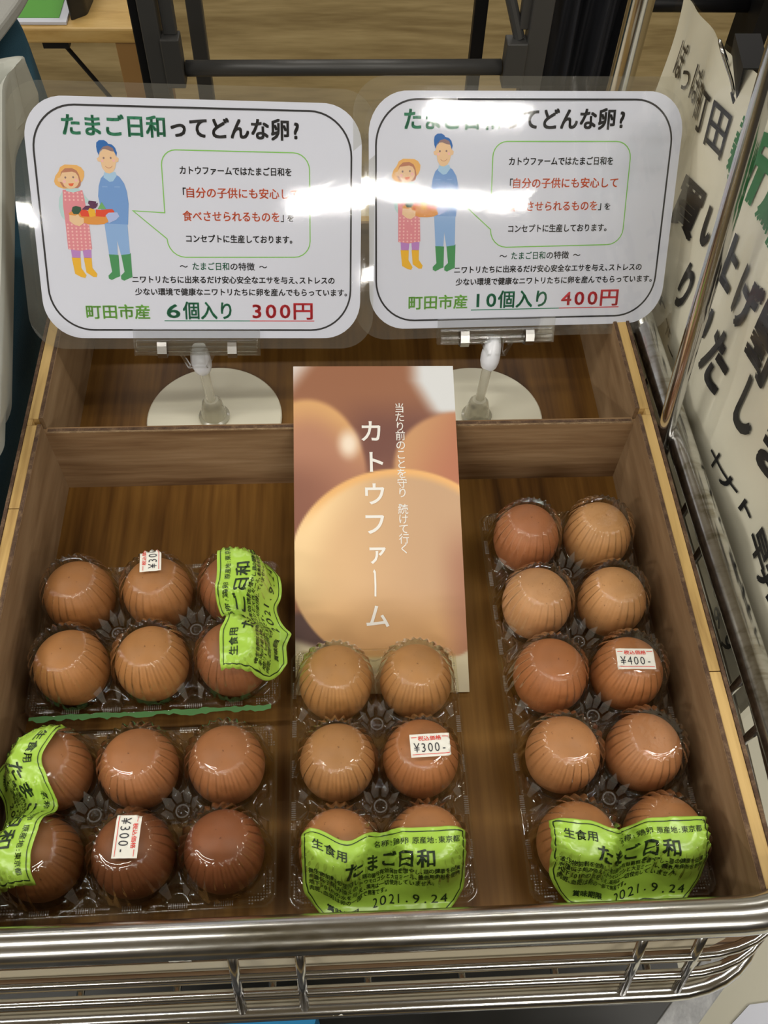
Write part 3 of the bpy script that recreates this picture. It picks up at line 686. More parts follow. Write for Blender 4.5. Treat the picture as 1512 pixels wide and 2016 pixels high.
for ch, cx, cy, k in [('カ', .476, .214, 1), ('ト', .488, .312, 1), ('ウ', .484, .413, 1), ('フ', .481, .504, 1), ('ァ', .490, .590, .9), ('|', .473, .684, 1), ('ム', .481, .779, 1)]:
    if ch == '|': continue
    its.append((ch, cx - sx / 2 * k, cx + sx / 2 * k, 1 - cy - sy * .38, sy, 1.016))
lettering('title_lettering', its, g, wink, leaf)
strokes('title_long_mark', [[(.466, 1 - .645), (.473, 1 - .652), (.474, 1 - .690), (.472, 1 - .722)]], .011, g, wink, leaf)
its = []; y = .139; dy = (.626 - .139) / 16.2
for ch in '当たり前のことを守り、続けて行く':
    its.append((ch, .653 - .032, .653 + .032, 1 - y - .0125, .033, 1.006)); y += dy if ch != '、' else dy * .7
lettering('slogan_lettering', its, g, wink, leaf)

# ------------------------------------------------------------------ laminated price cards and their stands
INK = {'green': plain('ink_green', (0.015, 0.20, 0.10), .6), 'lime': plain('ink_lime', (0.22, 0.55, 0.10), .6), 'red': plain('ink_red', (0.58, 0.012, 0.025), .6),
       'orange': plain('ink_orange', (0.78, 0.13, 0.04), .6), 'black': M['ink'], 'skin': plain('ink_skin', (0.80, 0.55, 0.33), .7), 'hat': plain('ink_hat', (0.80, 0.45, 0.14), .7),
       'hair': plain('ink_hair', (0.48, 0.20, 0.12), .7), 'pink': plain('ink_pink', (0.72, 0.26, 0.30), .7), 'ltpink': plain('ink_light_pink', (0.85, 0.48, 0.47), .7),
       'mint': plain('ink_mint', (0.46, 0.66, 0.66), .7), 'purple': plain('ink_purple', (0.48, 0.23, 0.55), .7), 'yellow': plain('ink_yellow', (0.80, 0.45, 0.03), .7),
       'blue': plain('ink_blue', (0.17, 0.33, 0.65), .7), 'ltblue': plain('ink_light_blue', (0.26, 0.43, 0.72), .7), 'cap': plain('ink_cap', (0.02, 0.14, 0.44), .7), 'boot': plain('ink_boot', (0.06, 0.28, 0.10), .7),
       'collar': plain('ink_collar', (0.38, 0.58, 0.78), .7), 'brownhair': plain('ink_brown', (0.28, 0.18, 0.18), .7), 'basket': plain('ink_basket', (0.72, 0.30, 0.06), .7), 'glove': plain('ink_glove', (0.42, 0.50, 0.78), .7),
       'tomato': plain('ink_tomato', (0.72, 0.07, 0.03), .7), 'egg': plain('ink_aubergine', (0.11, 0.03, 0.09), .7), 'dkgreen': plain('ink_dark_green', (0.03, 0.09, 0.05), .7), 'ltgreen': plain('ink_leaf', (0.16, 0.42, 0.14), .7)}
def ell(cx, cy, rx, ry, n=20, a0=0, a1=360):
    return [(cx + rx * math.cos(math.radians(a0 + (a1 - a0) * k / n)), cy + ry * math.sin(math.radians(a0 + (a1 - a0) * k / n))) for k in range(n if a1 - a0 == 360 else n + 1)]
def px(*pts):   # illustration crop pixels -> card millimetres (affine fit of the drawing)
    out = []
    for (a, b) in pts:
        Y = 3.25 + b * (109.5 - 26.8) / (1940 - 210) + (26.8 - 210 * 82.7 / 1730 - 3.25) ; X = 14.4 + (a - 155) * (60.0 - 14.4) / (1122 - 155) - (Y - 60) * 0.068
        out.append((X, Y))
    return out
def make_card(corner, U, V, sv, price, count, label, clipx, curl):
    """corner = top left; U right, V down (unit vectors); drawn in millimetres"""
    U = Vector(U).normalized(); V = Vector(V); V = (V - U * V.dot(U)).normalized(); N = V.cross(U).normalized(); O = Vector(corner)   # N faces the camera
    def pos(x, y, d=0.0):
        bend = curl * (((x - 105) / 105) ** 2 * max(0, 1 - y / 150)) * .001
        return tuple(O + U * (x * .001) + V * (y * sv * .001) + N * (d * .001 + bend))
    root = empty('price_card', (0, 0, 0), 0, label, 'price card', 'laminated price cards over the eggs')
    pap = rrect(0, 0, 210, 148.8, 25, 9)
    # paper with thickness, as a grid clipped to the rounded outline (follows the bend)
    def sheet(name, outline, x0, y0, x1, y1, r, d0, d1, mat, nx=42):
        mb = MB(); cols_ = []
        for i in range(nx + 1):
            x = x0 + (x1 - x0) * (0.5 - 0.5 * math.cos(math.pi * i / nx)); e = 0
            dx = max(x0 + r - x, x - (x1 - r), 0); e = r - math.sqrt(max(0, r * r - dx * dx))
            cols_.append((x, y0 + e, y1 - e))
        ny = 24; v = []
        for d in (d1, d0):
            for (x, a, b) in cols_:
                for j in range(ny + 1): v.append(pos(x, a + (b - a) * j / ny, d))
        m = ny + 1; N0 = (nx + 1) * m; f = []
        for i in range(nx):
            for j in range(ny):
                q = i * m + j; f.append((q, q + 1, q + m + 1, q + m)); 
                if d0 != d1: f.append((N0 + q, N0 + q + m, N0 + q + m + 1, N0 + q + 1))
        if d0 != d1:
            for i in range(nx):
                for e in (0, ny): q = i * m + e; f.append((q, q + m, N0 + q + m, N0 + q))
            for j in range(ny):
                for e in (0, nx * m): q = e + j; f.append((q, q + 1, N0 + q + 1, N0 + q))
        mb.add(v, f); return mb.build(name, mat, root, smooth=(d0 == d1))
    sheet('paper', pap, 0, 0, 210, 148.8, 25, -.15, 0, M['paper'])
    sheet('laminate_margin', None, -10, -8.5, 219, 156, 22, -.35, -.35, M['laminate_edge'])
    sheet('laminate_film', None, -3, -3, 213, 151.8, 26, .55, .55, M['laminate'])
    P = lambda x, y, d=0.0: pos(x, y, .12 + d)
    T = lambda x, y: pos(x, -y, .18)      # lettering has y up
    strokes('border_line', [rrect(4.7, 4.9, 203.3, 143.2, 27, 12) + [rrect(4.7, 4.9, 203.3, 143.2, 27, 12)[0]]], 1.15, P, INK['black'], root)
    lettering('title_green', [('たまご日和', 22, 87, -21.4, 13.4, .026)], T, INK['green'], root)
    lettering('title_black', [('ってどんな卵?', 87.5, 172, -21.4, 13.4, .026)], T, INK['black'], root)
    strokes('speech_bubble', [arc(91.5, 38.8, 9.2, 270, 180, 6) + [(82.5, 67.7), (62.5, 66.8), (82.6, 83.6)] + arc(94.5, 84.0, 11.5, 180, 90, 6) + arc(165.8, 84.4, 10.4, 90, 0, 6) + arc(165.8, 40.2, 10.4, 0, -90, 6) + [(91.5, 29.6)]], .65, P, INK['lime'], root)
    lettering('bubble_lettering', [('カトウファームではたまご日和を', 93, 165, -43.6, 5.4, .019), ('「', 91.0, 94.5, -57.8, 6.6, .019), ('」', 157.0, 160.4, -71.8, 6.6, .019), ('を', 161, 166, -71.8, 5.0, .014), ('コンセプトに生産しております。', 94.5, 165.6, -85.6, 5.4, .019)], T, INK['black'], root)
    lettering('bubble_orange_lettering', [('自分の子供にも安心して', 96, 170, -57.6, 6.8, .014), ('食べさせられるものを', 93.6, 157, -72.0, 6.8, .014)], T, INK['orange'], root)
    lettering('feature_heading', [('〜', 90, 95.5, -103.2, 5.0, .01), ('の特徴', 122.8, 139.3, -103.2, 5.4, .01), ('〜', 142, 147.5, -103.2, 5.0, .01)], T, INK['black'], root)
    lettering('feature_name', [('たまご日和', 98, 122.8, -103.2, 5.4, .01)], T, INK['green'], root)
    lettering('feature_lines', [('ニワトリたちに出来るだけ安心安全なエサを与え、ストレスの', 58.4, 192.8, -111.8, 5.1, .019), ('少ない環境で健康なニワトリたちに卵を産んでもらっています。', 60.0, 202.2, -119.8, 5.1, .019)], T, INK['black'], root)
    lettering('origin_lettering', [('町田市産', 26.7, 69.3, -134.9, 10.0, .02)], T, INK['lime'], root)
    lettering('count_lettering', [(count[0], count[1], count[2], -134.9, 12.6, .016), ('個入り', count[2], count[3], -134.9, 12.6, .018)], T, INK['green'], root)
    lettering('price_lettering', [(price, 135, 163.6, -134.9, 12.6, .016), ('円', 163.4, 178.6, -134.9, 12.6, .018)], T, INK['red'], root)
    strokes('count_underline', [[(count[1], 137.0), (135, 137.0)]], .6, P, INK['green'], root); strokes('price_underline', [[(135, 137.0), (178.6, 137.0)]], .6, P, INK['red'], root)
    # the drawn couple with a basket
    W_ = empty('drawn_woman', (0, 0, 0)); W_.parent = root; Mn = empty('drawn_man', (0, 0, 0)); Mn.parent = root
    def B(nm, polys, ink, par, d=0): blob(nm, polys, P, INK[ink], par, d)
    B('boots', [px((355, 1665), (475, 1665), (480, 1800), (548, 1900), (530, 1935), (470, 1920), (395, 1880)), px((515, 1665), (622, 1665), (630, 1800), (695, 1880), (685, 1922), (640, 1920), (548, 1860))], 'yellow', W_)
    B('stockings', [px((345, 1540), (476, 1540), (472, 1668), (362, 1668)), px((500, 1540), (620, 1540), (622, 1668), (520, 1668))], 'purple', W_)
    B('sleeves', [px((262, 800), (215, 900), (205, 1010), (232, 1120), (270, 1170), (345, 1180), (330, 1110), (290, 1080), (300, 900)), px((515, 800), (560, 880), (610, 930), (560, 960), (500, 900))], 'mint', W_, .01)
    B('apron', [px((262, 795), (520, 795), (545, 900), (560, 1000), (600, 1240), (632, 1550), (470, 1575), (312, 1555), (285, 1200), (262, 1000))], 'pink', W_, .02)
    dots = []
    for j in range(17):
        for i in range(6):
            yy = 830 + j * 45
            if 960 < yy < 1230: continue
            xx = 290 + i * 55 + (yy - 830) * .06 - (0 if yy > 1200 else 0)
            if xx < (525 if yy < 960 else 610): dots.append(ell(*px((xx, yy))[0], .62, .62, 8))
    B('apron_dots', dots, 'ltpink', W_, .03)
    B('collar', [px((300, 780), (470, 775), (500, 800), (400, 825), (310, 810))], 'mint', W_, .04)
    B('hat', [px((155, 690), (175, 620), (215, 570), (240, 510), (300, 478), (380, 480), (450, 482), (510, 510), (548, 560), (548, 620), (525, 680), (500, 700), (470, 760), (280, 780), (210, 760), (170, 730))], 'hat', W_, .05)
    B('hair', [px((235, 640), (250, 570), (300, 525), (390, 520), (450, 550), (480, 600), (505, 690), (495, 740), (460, 770), (270, 765), (230, 700))], 'hair', W_, .06)
    B('face', [px((232, 640), (262, 580), (330, 572), (390, 565), (440, 580), (468, 620), (482, 690), (455, 740), (410, 775), (350, 782), (290, 750), (260, 700), (205, 690), (200, 650))], 'skin', W_, .07)
    B('cheeks', [ell(*px((288, 690))[0], 1.0, 1.0, 12), ell(*px((442, 672))[0], 1.0, 1.0, 12)], 'ltpink', W_, .08)
    B('eyes', [ell(*px((303, 640))[0], .62, .68, 10), ell(*px((405, 635))[0], .62, .68, 10)], 'brownhair', W_, .09)
    B('mouth', [px((338, 715), (412, 708), (400, 740), (375, 750), (350, 738))], 'orange', W_, .09)
    B('boots', [px((855, 1615), (985, 1625), (1005, 1910), (960, 1925), (890, 1960), (850, 1940), (845, 1900), (895, 1850)), px((1020, 1620), (1150, 1600), (1172, 1920), (1130, 1935), (1060, 1968), (1020, 1950), (1015, 1900), (1065, 1850))], 'boot', Mn)
    B('trousers', [px((800, 1200), (1108, 1200), (1140, 1610), (1018, 1625), (968, 1430), (975, 1622), (858, 1618))], 'ltblue', Mn, .01)
    B('jacket', [px((805, 600), (960, 590), (1010, 620), (1070, 700), (1105, 800), (1128, 960), (1118, 1225), (800, 1215), (725, 870), (735, 740), (765, 640))], 'blue', Mn, .02)
    B('collar', [px((810, 565), (955, 560), (975, 605), (925, 675), (880, 685), (800, 630))], 'collar', Mn, .03)
    B('pockets', [px((780, 740), (850, 740), (850, 752), (780, 752)), px((942, 740), (1015, 740), (1015, 752), (942, 752))], 'ltblue', Mn, .03)
    B('face', [px((752, 330), (800, 280), (900, 280), (960, 330), (975, 370), (1002, 390), (998, 430), (968, 440), (955, 510), (925, 560), (880, 580), (830, 570), (785, 510), (768, 440), (730, 430), (716, 395), (745, 375))], 'skin', Mn, .05)
    B('hair', [px((750, 320), (790, 250), (860, 232), (925, 255), (960, 310), (900, 302), (830, 278), (790, 280))], 'brownhair', Mn, .06)
    B('cap', [px((712, 250), (715, 200), (750, 170), (810, 168), (850, 190), (865, 212), (915, 222), (955, 258), (980, 320), (972, 368), (955, 330), (925, 262), (860, 235), (800, 250), (755, 300), (745, 355), (722, 310))], 'cap', Mn, .07)
    B('cheeks', [ell(*px((788, 425))[0], .8, .8, 12), ell(*px((936, 418))[0], .8, .8, 12)], 'ltpink', Mn, .07)
    B('eyes', [ell(*px((806, 388))[0], .6, .65, 10), ell(*px((898, 386))[0], .6, .65, 10)], 'brownhair', Mn, .08)
    strokes('smile', [px((826, 488), (845, 506), (870, 512), (898, 506), (918, 484))], .28, lambda x, y: P(x, y, .08), INK['hair'], Mn)
    Bk = empty('drawn_basket', (0, 0, 0)); Bk.parent = root
    B('wicker', [px((330, 1090), (380, 1060), (840, 1090), (862, 1190), (800, 1222), (700, 1232), (590, 1228), (440, 1180), (350, 1130))], 'basket', Bk, .09)
    B('tomatoes', [px((470, 1050), (540, 1040), (600, 1060), (600, 1130), (500, 1128)), px((690, 1035), (760, 1040), (860, 1030), (910, 1028), (938, 1060), (930, 1080), (860, 1080), (810, 1130), (690, 1125))], 'tomato', Bk, .10)
    B('aubergines', [px((505, 1040), (560, 990), (640, 985), (720, 950), (715, 990), (690, 1020), (600, 1045)), px((590, 960), (600, 925), (640, 928), (700, 935), (690, 975), (620, 990))], 'egg', Bk, .11)
    B('pumpkin', [px((372, 1060), (385, 1010), (430, 995), (495, 1010), (500, 1050), (460, 1100), (400, 1100))], 'dkgreen', Bk, .12)
    B('greens', [px((715, 1030), (770, 940), (830, 1030))], 'ltgreen', Bk, .12)
    B('pepper', [px((588, 1050), (610, 1018), (680, 1040), (685, 1120), (620, 1135), (600, 1100))], 'yellow', Bk, .13)
    B('hand', [px((340, 1110), (420, 1120), (455, 1100), (480, 1135), (530, 1150), (530, 1215), (470, 1255), (400, 1235), (340, 1190))], 'skin', W_, .14)
    B('glove', [px((820, 1110), (860, 1075), (975, 1070), (1003, 1120), (960, 1165), (860, 1212), (850, 1170))], 'glove', Mn, .14)
    return root, pos
cardL, posL = make_card((.0013, .4505, .2070), (.99809, .03355, -.0519), (-.02735, -.57587, -.81708), 1.0, '300', ('6', 78, 90.5, 125), 'laminated price card on the left stand, price 300 yen for 6 eggs', 99, .8)
cardR, posR = make_card((.2148, .4614, .2031), (.9981, .0513, -.0344), (-.00781, -.53627, -.84401), 1.022, '400', ('10', 71.5, 90.5, 128), 'laminated price card on the right stand, price 400 yen for 10 eggs', 90, 1.6)
def make_stand(pos, cx, disc, ballp, label):
    root = empty('card_stand', (0, 0, 0), 0, label, 'card stand', 'clear clip stands with round bases')
    D = Vector(disc); b = Vector(ballp)
    MB().lathe([(.0493, 0), (.0500, .0006), (.0500, .0024), (.0492, .003), (.001, .003)], 72, Matrix.Translation(D)).build('base_disc', M['disc'], root, smooth=False)
    d = (b - (D + Vector((0, 0, .012)))).normalized(); q = d.to_track_quat('Z', 'Y').to_matrix().to_4x4()
    M0 = Matrix.Translation(D + Vector((0, 0, .003)))
    autosmooth(MB().lathe([(.0115, 0), (.0115, .002), (.0095, .003), (.0085, .010), (.0070, .017), (.0050, .0195)], 28, M0).build('socket', M['frosted'], root))
    L_ = (b - (D + Vector((0, 0, .018)))).length
    autosmooth(MB().lathe([(.0034, 0), (.0036, L_ * .5), (.0036, L_)], 20, Matrix.Translation(D + Vector((0, 0, .018))) @ q).build('stem', M['frosted'], root))
    p0 = Vector(pos(cx, 151, 0)); e = (p0 - b).normalized(); qb = e.to_track_quat('Z', 'Y').to_matrix().to_4x4(); LL = (p0 - b).length
    autosmooth(MB().lathe([(.0035, -.0065), (.0056, -.004), (.0068, 0), (.0070, .004), (.0062, LL * .55), (.0046, LL * .8)], 26, Matrix.Translation(b) @ qb).build('ball_joint', M['ball'], root))
    cl = MB(); hw = 42.4
    def bx(mb, x0, y0, x1, y1, d0, d1): mb.prism([(x0, y0), (x1, y0), (x1, y1), (x0, y1)], d0, d1, lambda x, y, z: pos(x, y, z))
    bx(cl, cx - hw, 142.6, cx + hw, 160.2, 1.4, 2.6); bx(cl, cx - hw, 142.6, cx + hw, 160.2, -2.6, -1.4)
    cl.build('clip_plate', M['acrylic'], root, bevel=.0003)
    rb = MB()
    for (ya, yb_, d0, d1) in ((149.6, 151.0, 2.6, 5.2), (154.3, 157.0, 2.6, 6.0), (151.0, 154.3, 2.6, 3.6)): bx(rb, cx - hw + 2, ya, cx + hw - 2, yb_, d0, d1)
    rb.build('clip_ribs', M['acrylic'], root, bevel=.0003)
    for (yy, dd, rr) in ((155.2, 4.4, .0021), (150.2, 3.6, .0011), (158.6, 3.4, .0010)):
        autosmooth(MB().tube([pos(cx - hw + 2.5, yy, dd), pos(cx + hw - 2.5, yy, dd)], rr, 14).build('clip_rod', M['acrylic'], root))
    tr = MB()
    for s in (-1, 1):
        tr.prism([(cx + s * 11, 156), (cx + s * 13.5, 156), (cx + s * 6.5, 168.5), (cx + s * 5, 167)][::s], 1.5, 6.0, lambda x, y, z: pos(x, y, z))
    bx(tr, cx - 6, 166.5, cx + 6, 168.2, 1.5, 6.0); bx(tr, cx - 5, 155, cx + 5, 166, 2.2, 4.4)
    tr.build('clip_yoke', M['acrylic'], root)
    for s in (-1, 1):
        sp = MB(); xx = cx + s * 23.3
        prof = [(150.5, 3.0), (150.6, 6.4), (153, 7.6), (158, 7.8), (161.2, 5.5), (161.6, 1.0), (160.6, -3.5)]
        v = []; 
        for k, (y, dd) in enumerate(prof):
            for x in (xx - 3.1, xx + 3.1): v.append(pos(x, y, dd)); 
        for k, (y, dd) in enumerate(prof):
            for x in (xx - 3.1, xx + 3.1): v.append(pos(x, y - .25, dd - .5))
        m = len(prof) * 2; f = []
        for k in range(len(prof) - 1): a = k * 2; f += [(a, a + 2, a + 3, a + 1), (m + a, m + a + 1, m + a + 3, m + a + 2), (a, m + a, m + a + 2, a + 2), (a + 1, a + 3, m + a + 3, m + a + 1)]
        sp.add(v, f).build('spring_clip', M['steel'], root, label='bright steel spring clip')
    return root
make_stand(posL, 99.2, (.0992, .3637, 0), (.0972, .3648, .0570), 'clear clip stand with a round cream base behind the divider, left one')
make_stand(posR, 90, (.2956, .3597, 0), (.3010, .3715, .0500), 'clear clip stand with a round cream base behind the divider, right one')

# ------------------------------------------------------------------ chrome wire basket of the cart
cart = empty('wire_basket', (0, 0, 0), 0, 'chrome wire basket with thick rails holding the wooden crate', 'basket')
tag(MB().box(-.0120, -.0165, -.0066, .385, .66, -.0052).build('basket_liner', plain('cream_liner', (0.74, 0.66, 0.50), .6)), 'cream board lining the wire basket under the crate', 'board')
RZ = .0806
front = fillet([(-.30, -.0085, RZ), (.416, -.0095, RZ), (.4225, .10, .064), (.4185, .26, .062), (.4145, .45, .060), (.412, .60, .060)], .045, 10)
autosmooth(MB().tube(front, .0088, 20).build('front_rail', M['oldchrome'], cart, label='thick worn chrome top rail'))
def ring(y, z, xo, r, nm, rad=.06, x0=-.30):
    pts = fillet([(x0, y, z), (xo, y - .0008, z), (xo + .006, .12, z + .000), (xo, .60, z)], rad, 10)
    return autosmooth(MB().tube(pts, r, 14).build(nm, M['chrome'], cart))
ring(-.0195, .046, .4190, .0027, 'basket_wire'); ring(-.0250, .0245, .4165, .0027, 'basket_wire')
ring(-.0305, .0050, .4130, .0052, 'lower_rail')
for x in (-.16, -.13, .1363, .1675, .330, .3586):
    MB().tube([(x, -.0120, .0735), (x, -.0228, .0395), (x, -.0310, .0078)], .0025, 10).build('upright_wire', M['chrome'], cart, smooth=True)
for y in (.09, .12, .21, .245, .36, .40, .52):
    MB().tube([(.4185, y, .057), (.4172, y, .030), (.412, y, .002), (.405, y, -.0095), (.30, y, -.0100)], .0025, 8).build('side_wire', M['chrome'], cart, smooth=True)
for x in [.0 + .05 * k for k in range(8)]:
    MB().tube([(x, -.030, .001), (x, -.02, -.0078), (x, .60, -.0078)], .0022, 8).build('floor_wire', M['chrome'], cart, smooth=True)
tape = plain('torn_tape', (0.62, 0.62, 0.56), .5, bump=.5, bscale=300)
for (x, yy, zz, w, h) in ((.115, -.0178, .0800, .010, .003), (.225, -.0178, .0790, .014, .0035), (.180, -.0221, .0465, .006, .002), (.183, -.0352, .0065, .008, .0035), (.112, -.0352, .0060, .006, .004)):
    poly = [(x + w * (k / 8 - .5), zz + h * random.uniform(.2, .6)) for k in range(9)] + [(x + w * (k / 8 - .5), zz - h * random.uniform(.2, .6)) for k in range(8, -1, -1)]
    MB().prism(poly, yy, yy + .0012, lambda a, b, c: (a, c, b)).build('tape_scrap', tape, cart)
autosmooth(MB().tube([(.4080, .2850, .040), (.4080, .3005, .100), (.4083, .3360, .265), (.4088, .3750, .440)], .0056, 18).build('slanted_post', M['chrome'], cart, label='slanted chrome post rising beside the crate'))
autosmooth(MB().tube([(.436, .640, -.60), (.436, .640, .62)], .0105, 20).build('corner_post', M['chrome'], cart, label='vertical chrome corner post'))

# ------------------------------------------------------------------ hand-lettered poster tied to the basket side
post = empty('side_poster', (0, 0, 0), 0, 'cream poster with handwritten Japanese letters hanging along the right side of the basket', 'poster')
PX = .4335
def pwave(y, z):
    return .0035 * math.sin(y * 34 + z * 9) + .0022 * math.sin(z * 46 - y * 12) + .0015 * math.sin(y * 90 + 1)
def zt(y): return .2095 + (.562 - y) * .222          # top edge climbs towards the camera
def zb(y): return -.062 + (.57 - y) * .060
def pmap(y, z, d=0.0): return (PX + .0055 + pwave(y, z) * .9 - d, y, z)
v = []; f = []; NY, NZ = 60, 40
for lay in (0, -.0006):
    for i in range(NY + 1):
        y = .572 - (.572 - .118) * i / NY
        for j in range(NZ + 1): z = zb(y) + (zt(y) - zb(y)) * j / NZ; v.append(pmap(y, z, lay))
m = NZ + 1; N0 = (NY + 1) * m
for i in range(NY):
    for j in range(NZ): q = i * m + j; f += [(q, q + m, q + m + 1, q + 1), (N0 + q, N0 + q + 1, N0 + q + m + 1, N0 + q + m)]
mesh_obj('sheet', v, f, M['poster'], post, smooth=True)
film = []; ff = []
for i in range(NY + 1):
    y = .578 - (.578 - .112) * i / NY
    for j in range(NZ + 1): z = zb(y) - .004 + (zt(y) - zb(y) + .009) * j / NZ; film.append(pmap(y, z, .0022))
for i in range(NY):
    for j in range(NZ): q = i * m + j; ff.append((q, q + m, q + m + 1, q + 1))
mesh_obj('clear_cover', film, ff, clear('poster_cover', tint=(.99, .99, .98), rough=.12, bump=.08, bscale=18, f0boost=.5), post, smooth=True)
pg = plain('marker_green', (0.02, 0.17, 0.045), .6); pk_ = plain('marker_black', (0.012, 0.012, 0.014), .5)
def hand(nm, items, mat):
    mb = MB(); sl = -.20
    for ch, y, z, wy, hz, off in items:      # centre y,z; size along y and z in metres
        vs, fs = glyph(ch, off)
        P = []
        for a, b in vs:
            a2 = (a - .5) * wy; b2 = (b - .38) * hz; yy = y - a2; zz = z + b2 + a2 * .2
            P.append(pmap(yy, zz, .0013))
        mb.add(P, fs)
    return mb.build(nm, mat, post)
hand('small_black_letters', [('ぽ', .541, .178, .026, .030, .008), ('っ', .518, .180, .022, .026, .008), ('ぽ', .493, .188, .026, .030, .008), ('町', .464, .190, .030, .033, .012), ('田', .432, .195, .032, .036, .012)], pk_)
hand('green_letters', [('新', .382, .208, .047, .046, .045), ('鮮', .330, .219, .050, .050, .045), ('野', .275, .230, .05, .05, .045)], pg)
hand('large_black_letters', [('買', .440, .130, .036, .042, .03), ('い', .402, .140, .034, .036, .035), ('上', .366, .146, .034, .040, .035), ('げ', .318, .157, .042, .042, .035), ('野', .272, .164, .046, .048, .045), ('菜', .220, .174, .046, .048, .045),
     ('り', .402, .090, .030, .040, .035), ('い', .366, .097, .034, .036, .035), ('た', .320, .104, .042, .044, .035), ('し', .268, .118, .036, .044, .035), ('ま', .224, .124, .044, .044, .035), ('す', .176, .134, .044, .044, .035)], pk_)
hand('low_black_letters', [('に', .238, .012, .026, .022, .012), ('し', .206, .013, .028, .024, .012), ('ま', .183, .014, .024, .024, .012), ('す', .161, .017, .024, .026, .012)], pk_)
hand('reflected_letter_marks', [('ト', .430, .050, .022, .010, .03), ('下', .405, .046, .022, .011, .03), ('ー', .385, .044, .018, .012, .03), ('ト', .360, .043, .020, .014, .03), ('十', .268, .064, .020, .014, .03), ('ナ', .248, .067, .024, .014, .03), ('ト', .226, .070, .022, .012, .03), ('早', .194, .074, .030, .020, .03), ('井', .168, .076, .028, .020, .03), ('ト', .146, .079, .02, .015, .03)], pk_)  # glyphs drawn in as the reflection of letters in the cover's bottom fold
# bulldog clip at the top edge
bc = empty('binder_clip', (0, 0, 0), 0, 'black bulldog clip pinching the top edge of the cream poster', 'clip')
cy, cz = .434, zt(.434) - .003; cxx = PX + .0055
R_ = Matrix.Translation((cxx, cy, cz)) @ Matrix.Rotation(.22, 4, 'X') @ Matrix.Scale(.85, 4)
mb = MB()
mb.prism([(-.0012, -.017), (-.0075, .012), (.0075, .012), (.0012, -.017), (.0022, -.017), (.0092, .0135), (-.0092, .0135), (-.0022, -.017)], -.016, .016, lambda a, b, c: tuple(R_ @ Vector((a, c, b))))
mb.build('body', M['blackmetal'], bc)
for s in (-1, 1):
    pts = [Vector((s * .0022, -.010, -.017)), Vector((s * .009, -.009, -.004)), Vector((s * .024, -.006, .018)), Vector((s * .024, .006, .018)), Vector((s * .009, .009, -.004)), Vector((s * .0022, .010, -.017))]
    MB().tube([R_ @ p for p in fillet(pts, .004, 4)], .0010, 8).build('wire_handle', M['steel'], bc, smooth=True)
    for yy in (-.011, .011):
        MB().tube([R_ @ Vector((s * .0026, yy - .0045, -.017)), R_ @ Vector((s * .0026, yy + .0045, -.017))], .0016, 8).build('hinge_roll', M['blackmetal'], bc)

# ------------------------------------------------------------------ left side: white bin, teal cloth, grey board
bn = empty('white_bin', (0, 0, 0), 0, 'white plastic bin with rounded corners beside the left wall of the crate', 'bin')
def upz(px_, py_, z):      # authored on the reference view once; plain coordinates follow
    return (px_, py_, z)
rim = [(-.0190, .250), (-.0080, .268), (-.0320, .42), (-.0705, .632), (-.0560, .668), (-.0850, .658), (-.34, .46), (-.36, .30), (-.30, .220), (-.06, .225)]
low = [(-.0370, .296), (-.0250, .320), (-.0520, .486), (-.0740, .614), (-.0640, .694), (-.0870, .680), (-.33, .47), (-.35, .32), (-.29, .260), (-.08, .262)]
def closed_round(poly, r, n=5):
    P3 = [Vector((a, b, 0)) for a, b in poly]; out = []
    for i in range(len(P3)):
        a, b, c = P3[i - 1], P3[i], P3[(i + 1) % len(P3)]; d1 = (a - b).normalized(); d2 = (c - b).normalized(); rr = min(r, (a - b).length * .48, (c - b).length * .48)
        for k in range(n + 1): t = k / n; p = (b + d1 * rr) * (1 - t) ** 2 + b * 2 * t * (1 - t) + (b + d2 * rr) * t * t; out.append((p.x, p.y))
    return out
rimr = closed_round(rim, .02); lowr = closed_round(low, .02)
def shrink(poly, d):
    cx = sum(a for a, _ in poly) / len(poly); cy = sum(b for _, b in poly) / len(poly); s = d
    return [(cx + (a - cx) * s, cy + (b - cy) * s) for a, b in poly]
layers = [(shrink(lowr, .93), .052), (shrink(lowr, .985), .055), (lowr, .064), (rimr, .106), (rimr, .110), (shrink(rimr, .985), .112), (shrink(rimr, .95), .112), (shrink(rimr, .935), .108), (shrink(rimr, .91), .070)]
v = []; f = []
for poly, z in layers: v += [(a, b, z) for a, b in poly]
n = len(rimr)
for i in range(len(layers) - 1):
    for k in range(n): f.append((i * n + k, i * n + (k + 1) % n, (i + 1) * n + (k + 1) % n, (i + 1) * n + k))
f += [tuple(range(n - 1, -1, -1)), tuple((len(layers) - 1) * n + k for k in range(n))]
autosmooth(mesh_obj('shell', v, f, M['white_pl'], bn), 50)
tc_ = empty('covered_stand', (0, 0, 0), 0, 'dark teal cloth covered stand under the white bin', 'stand')
cl = closed_round([(-.034, .16), (-.046, .48), (-.078, .735), (-.108, .834), (-.150, .90), (-.62, .90), (-.62, .14)], .04)
v = []; f = []; LZ = [-.849, -.55, -.25, -.02, .035, .047, .050]
for q, z in enumerate(LZ):
    s = [1.0, 1.0, 1.0, 1.0, 1.0, .995, .98][q]
    for k, (a, b) in enumerate(shrink(cl, s)): v.append((a + (.004 * math.sin(k * 1.7 + q) if q < 4 else 0), b, z))
n = len(cl)
for i in range(len(LZ) - 1):
    for k in range(n): f.append((i * n + k, i * n + (k + 1) % n, (i + 1) * n + (k + 1) % n, (i + 1) * n + k))
f += [tuple(range(n - 1, -1, -1)), tuple((len(LZ) - 1) * n + k for k in range(n))]
autosmooth(mesh_obj('cloth_cover', v, f, M['teal'], tc_), 60)
GP = closed_round([(-.62, .52), (-.125, .665), (-.102, .749), (-.093, .793), (-.088, .84), (-.12, .89), (-.62, .89)], .01)
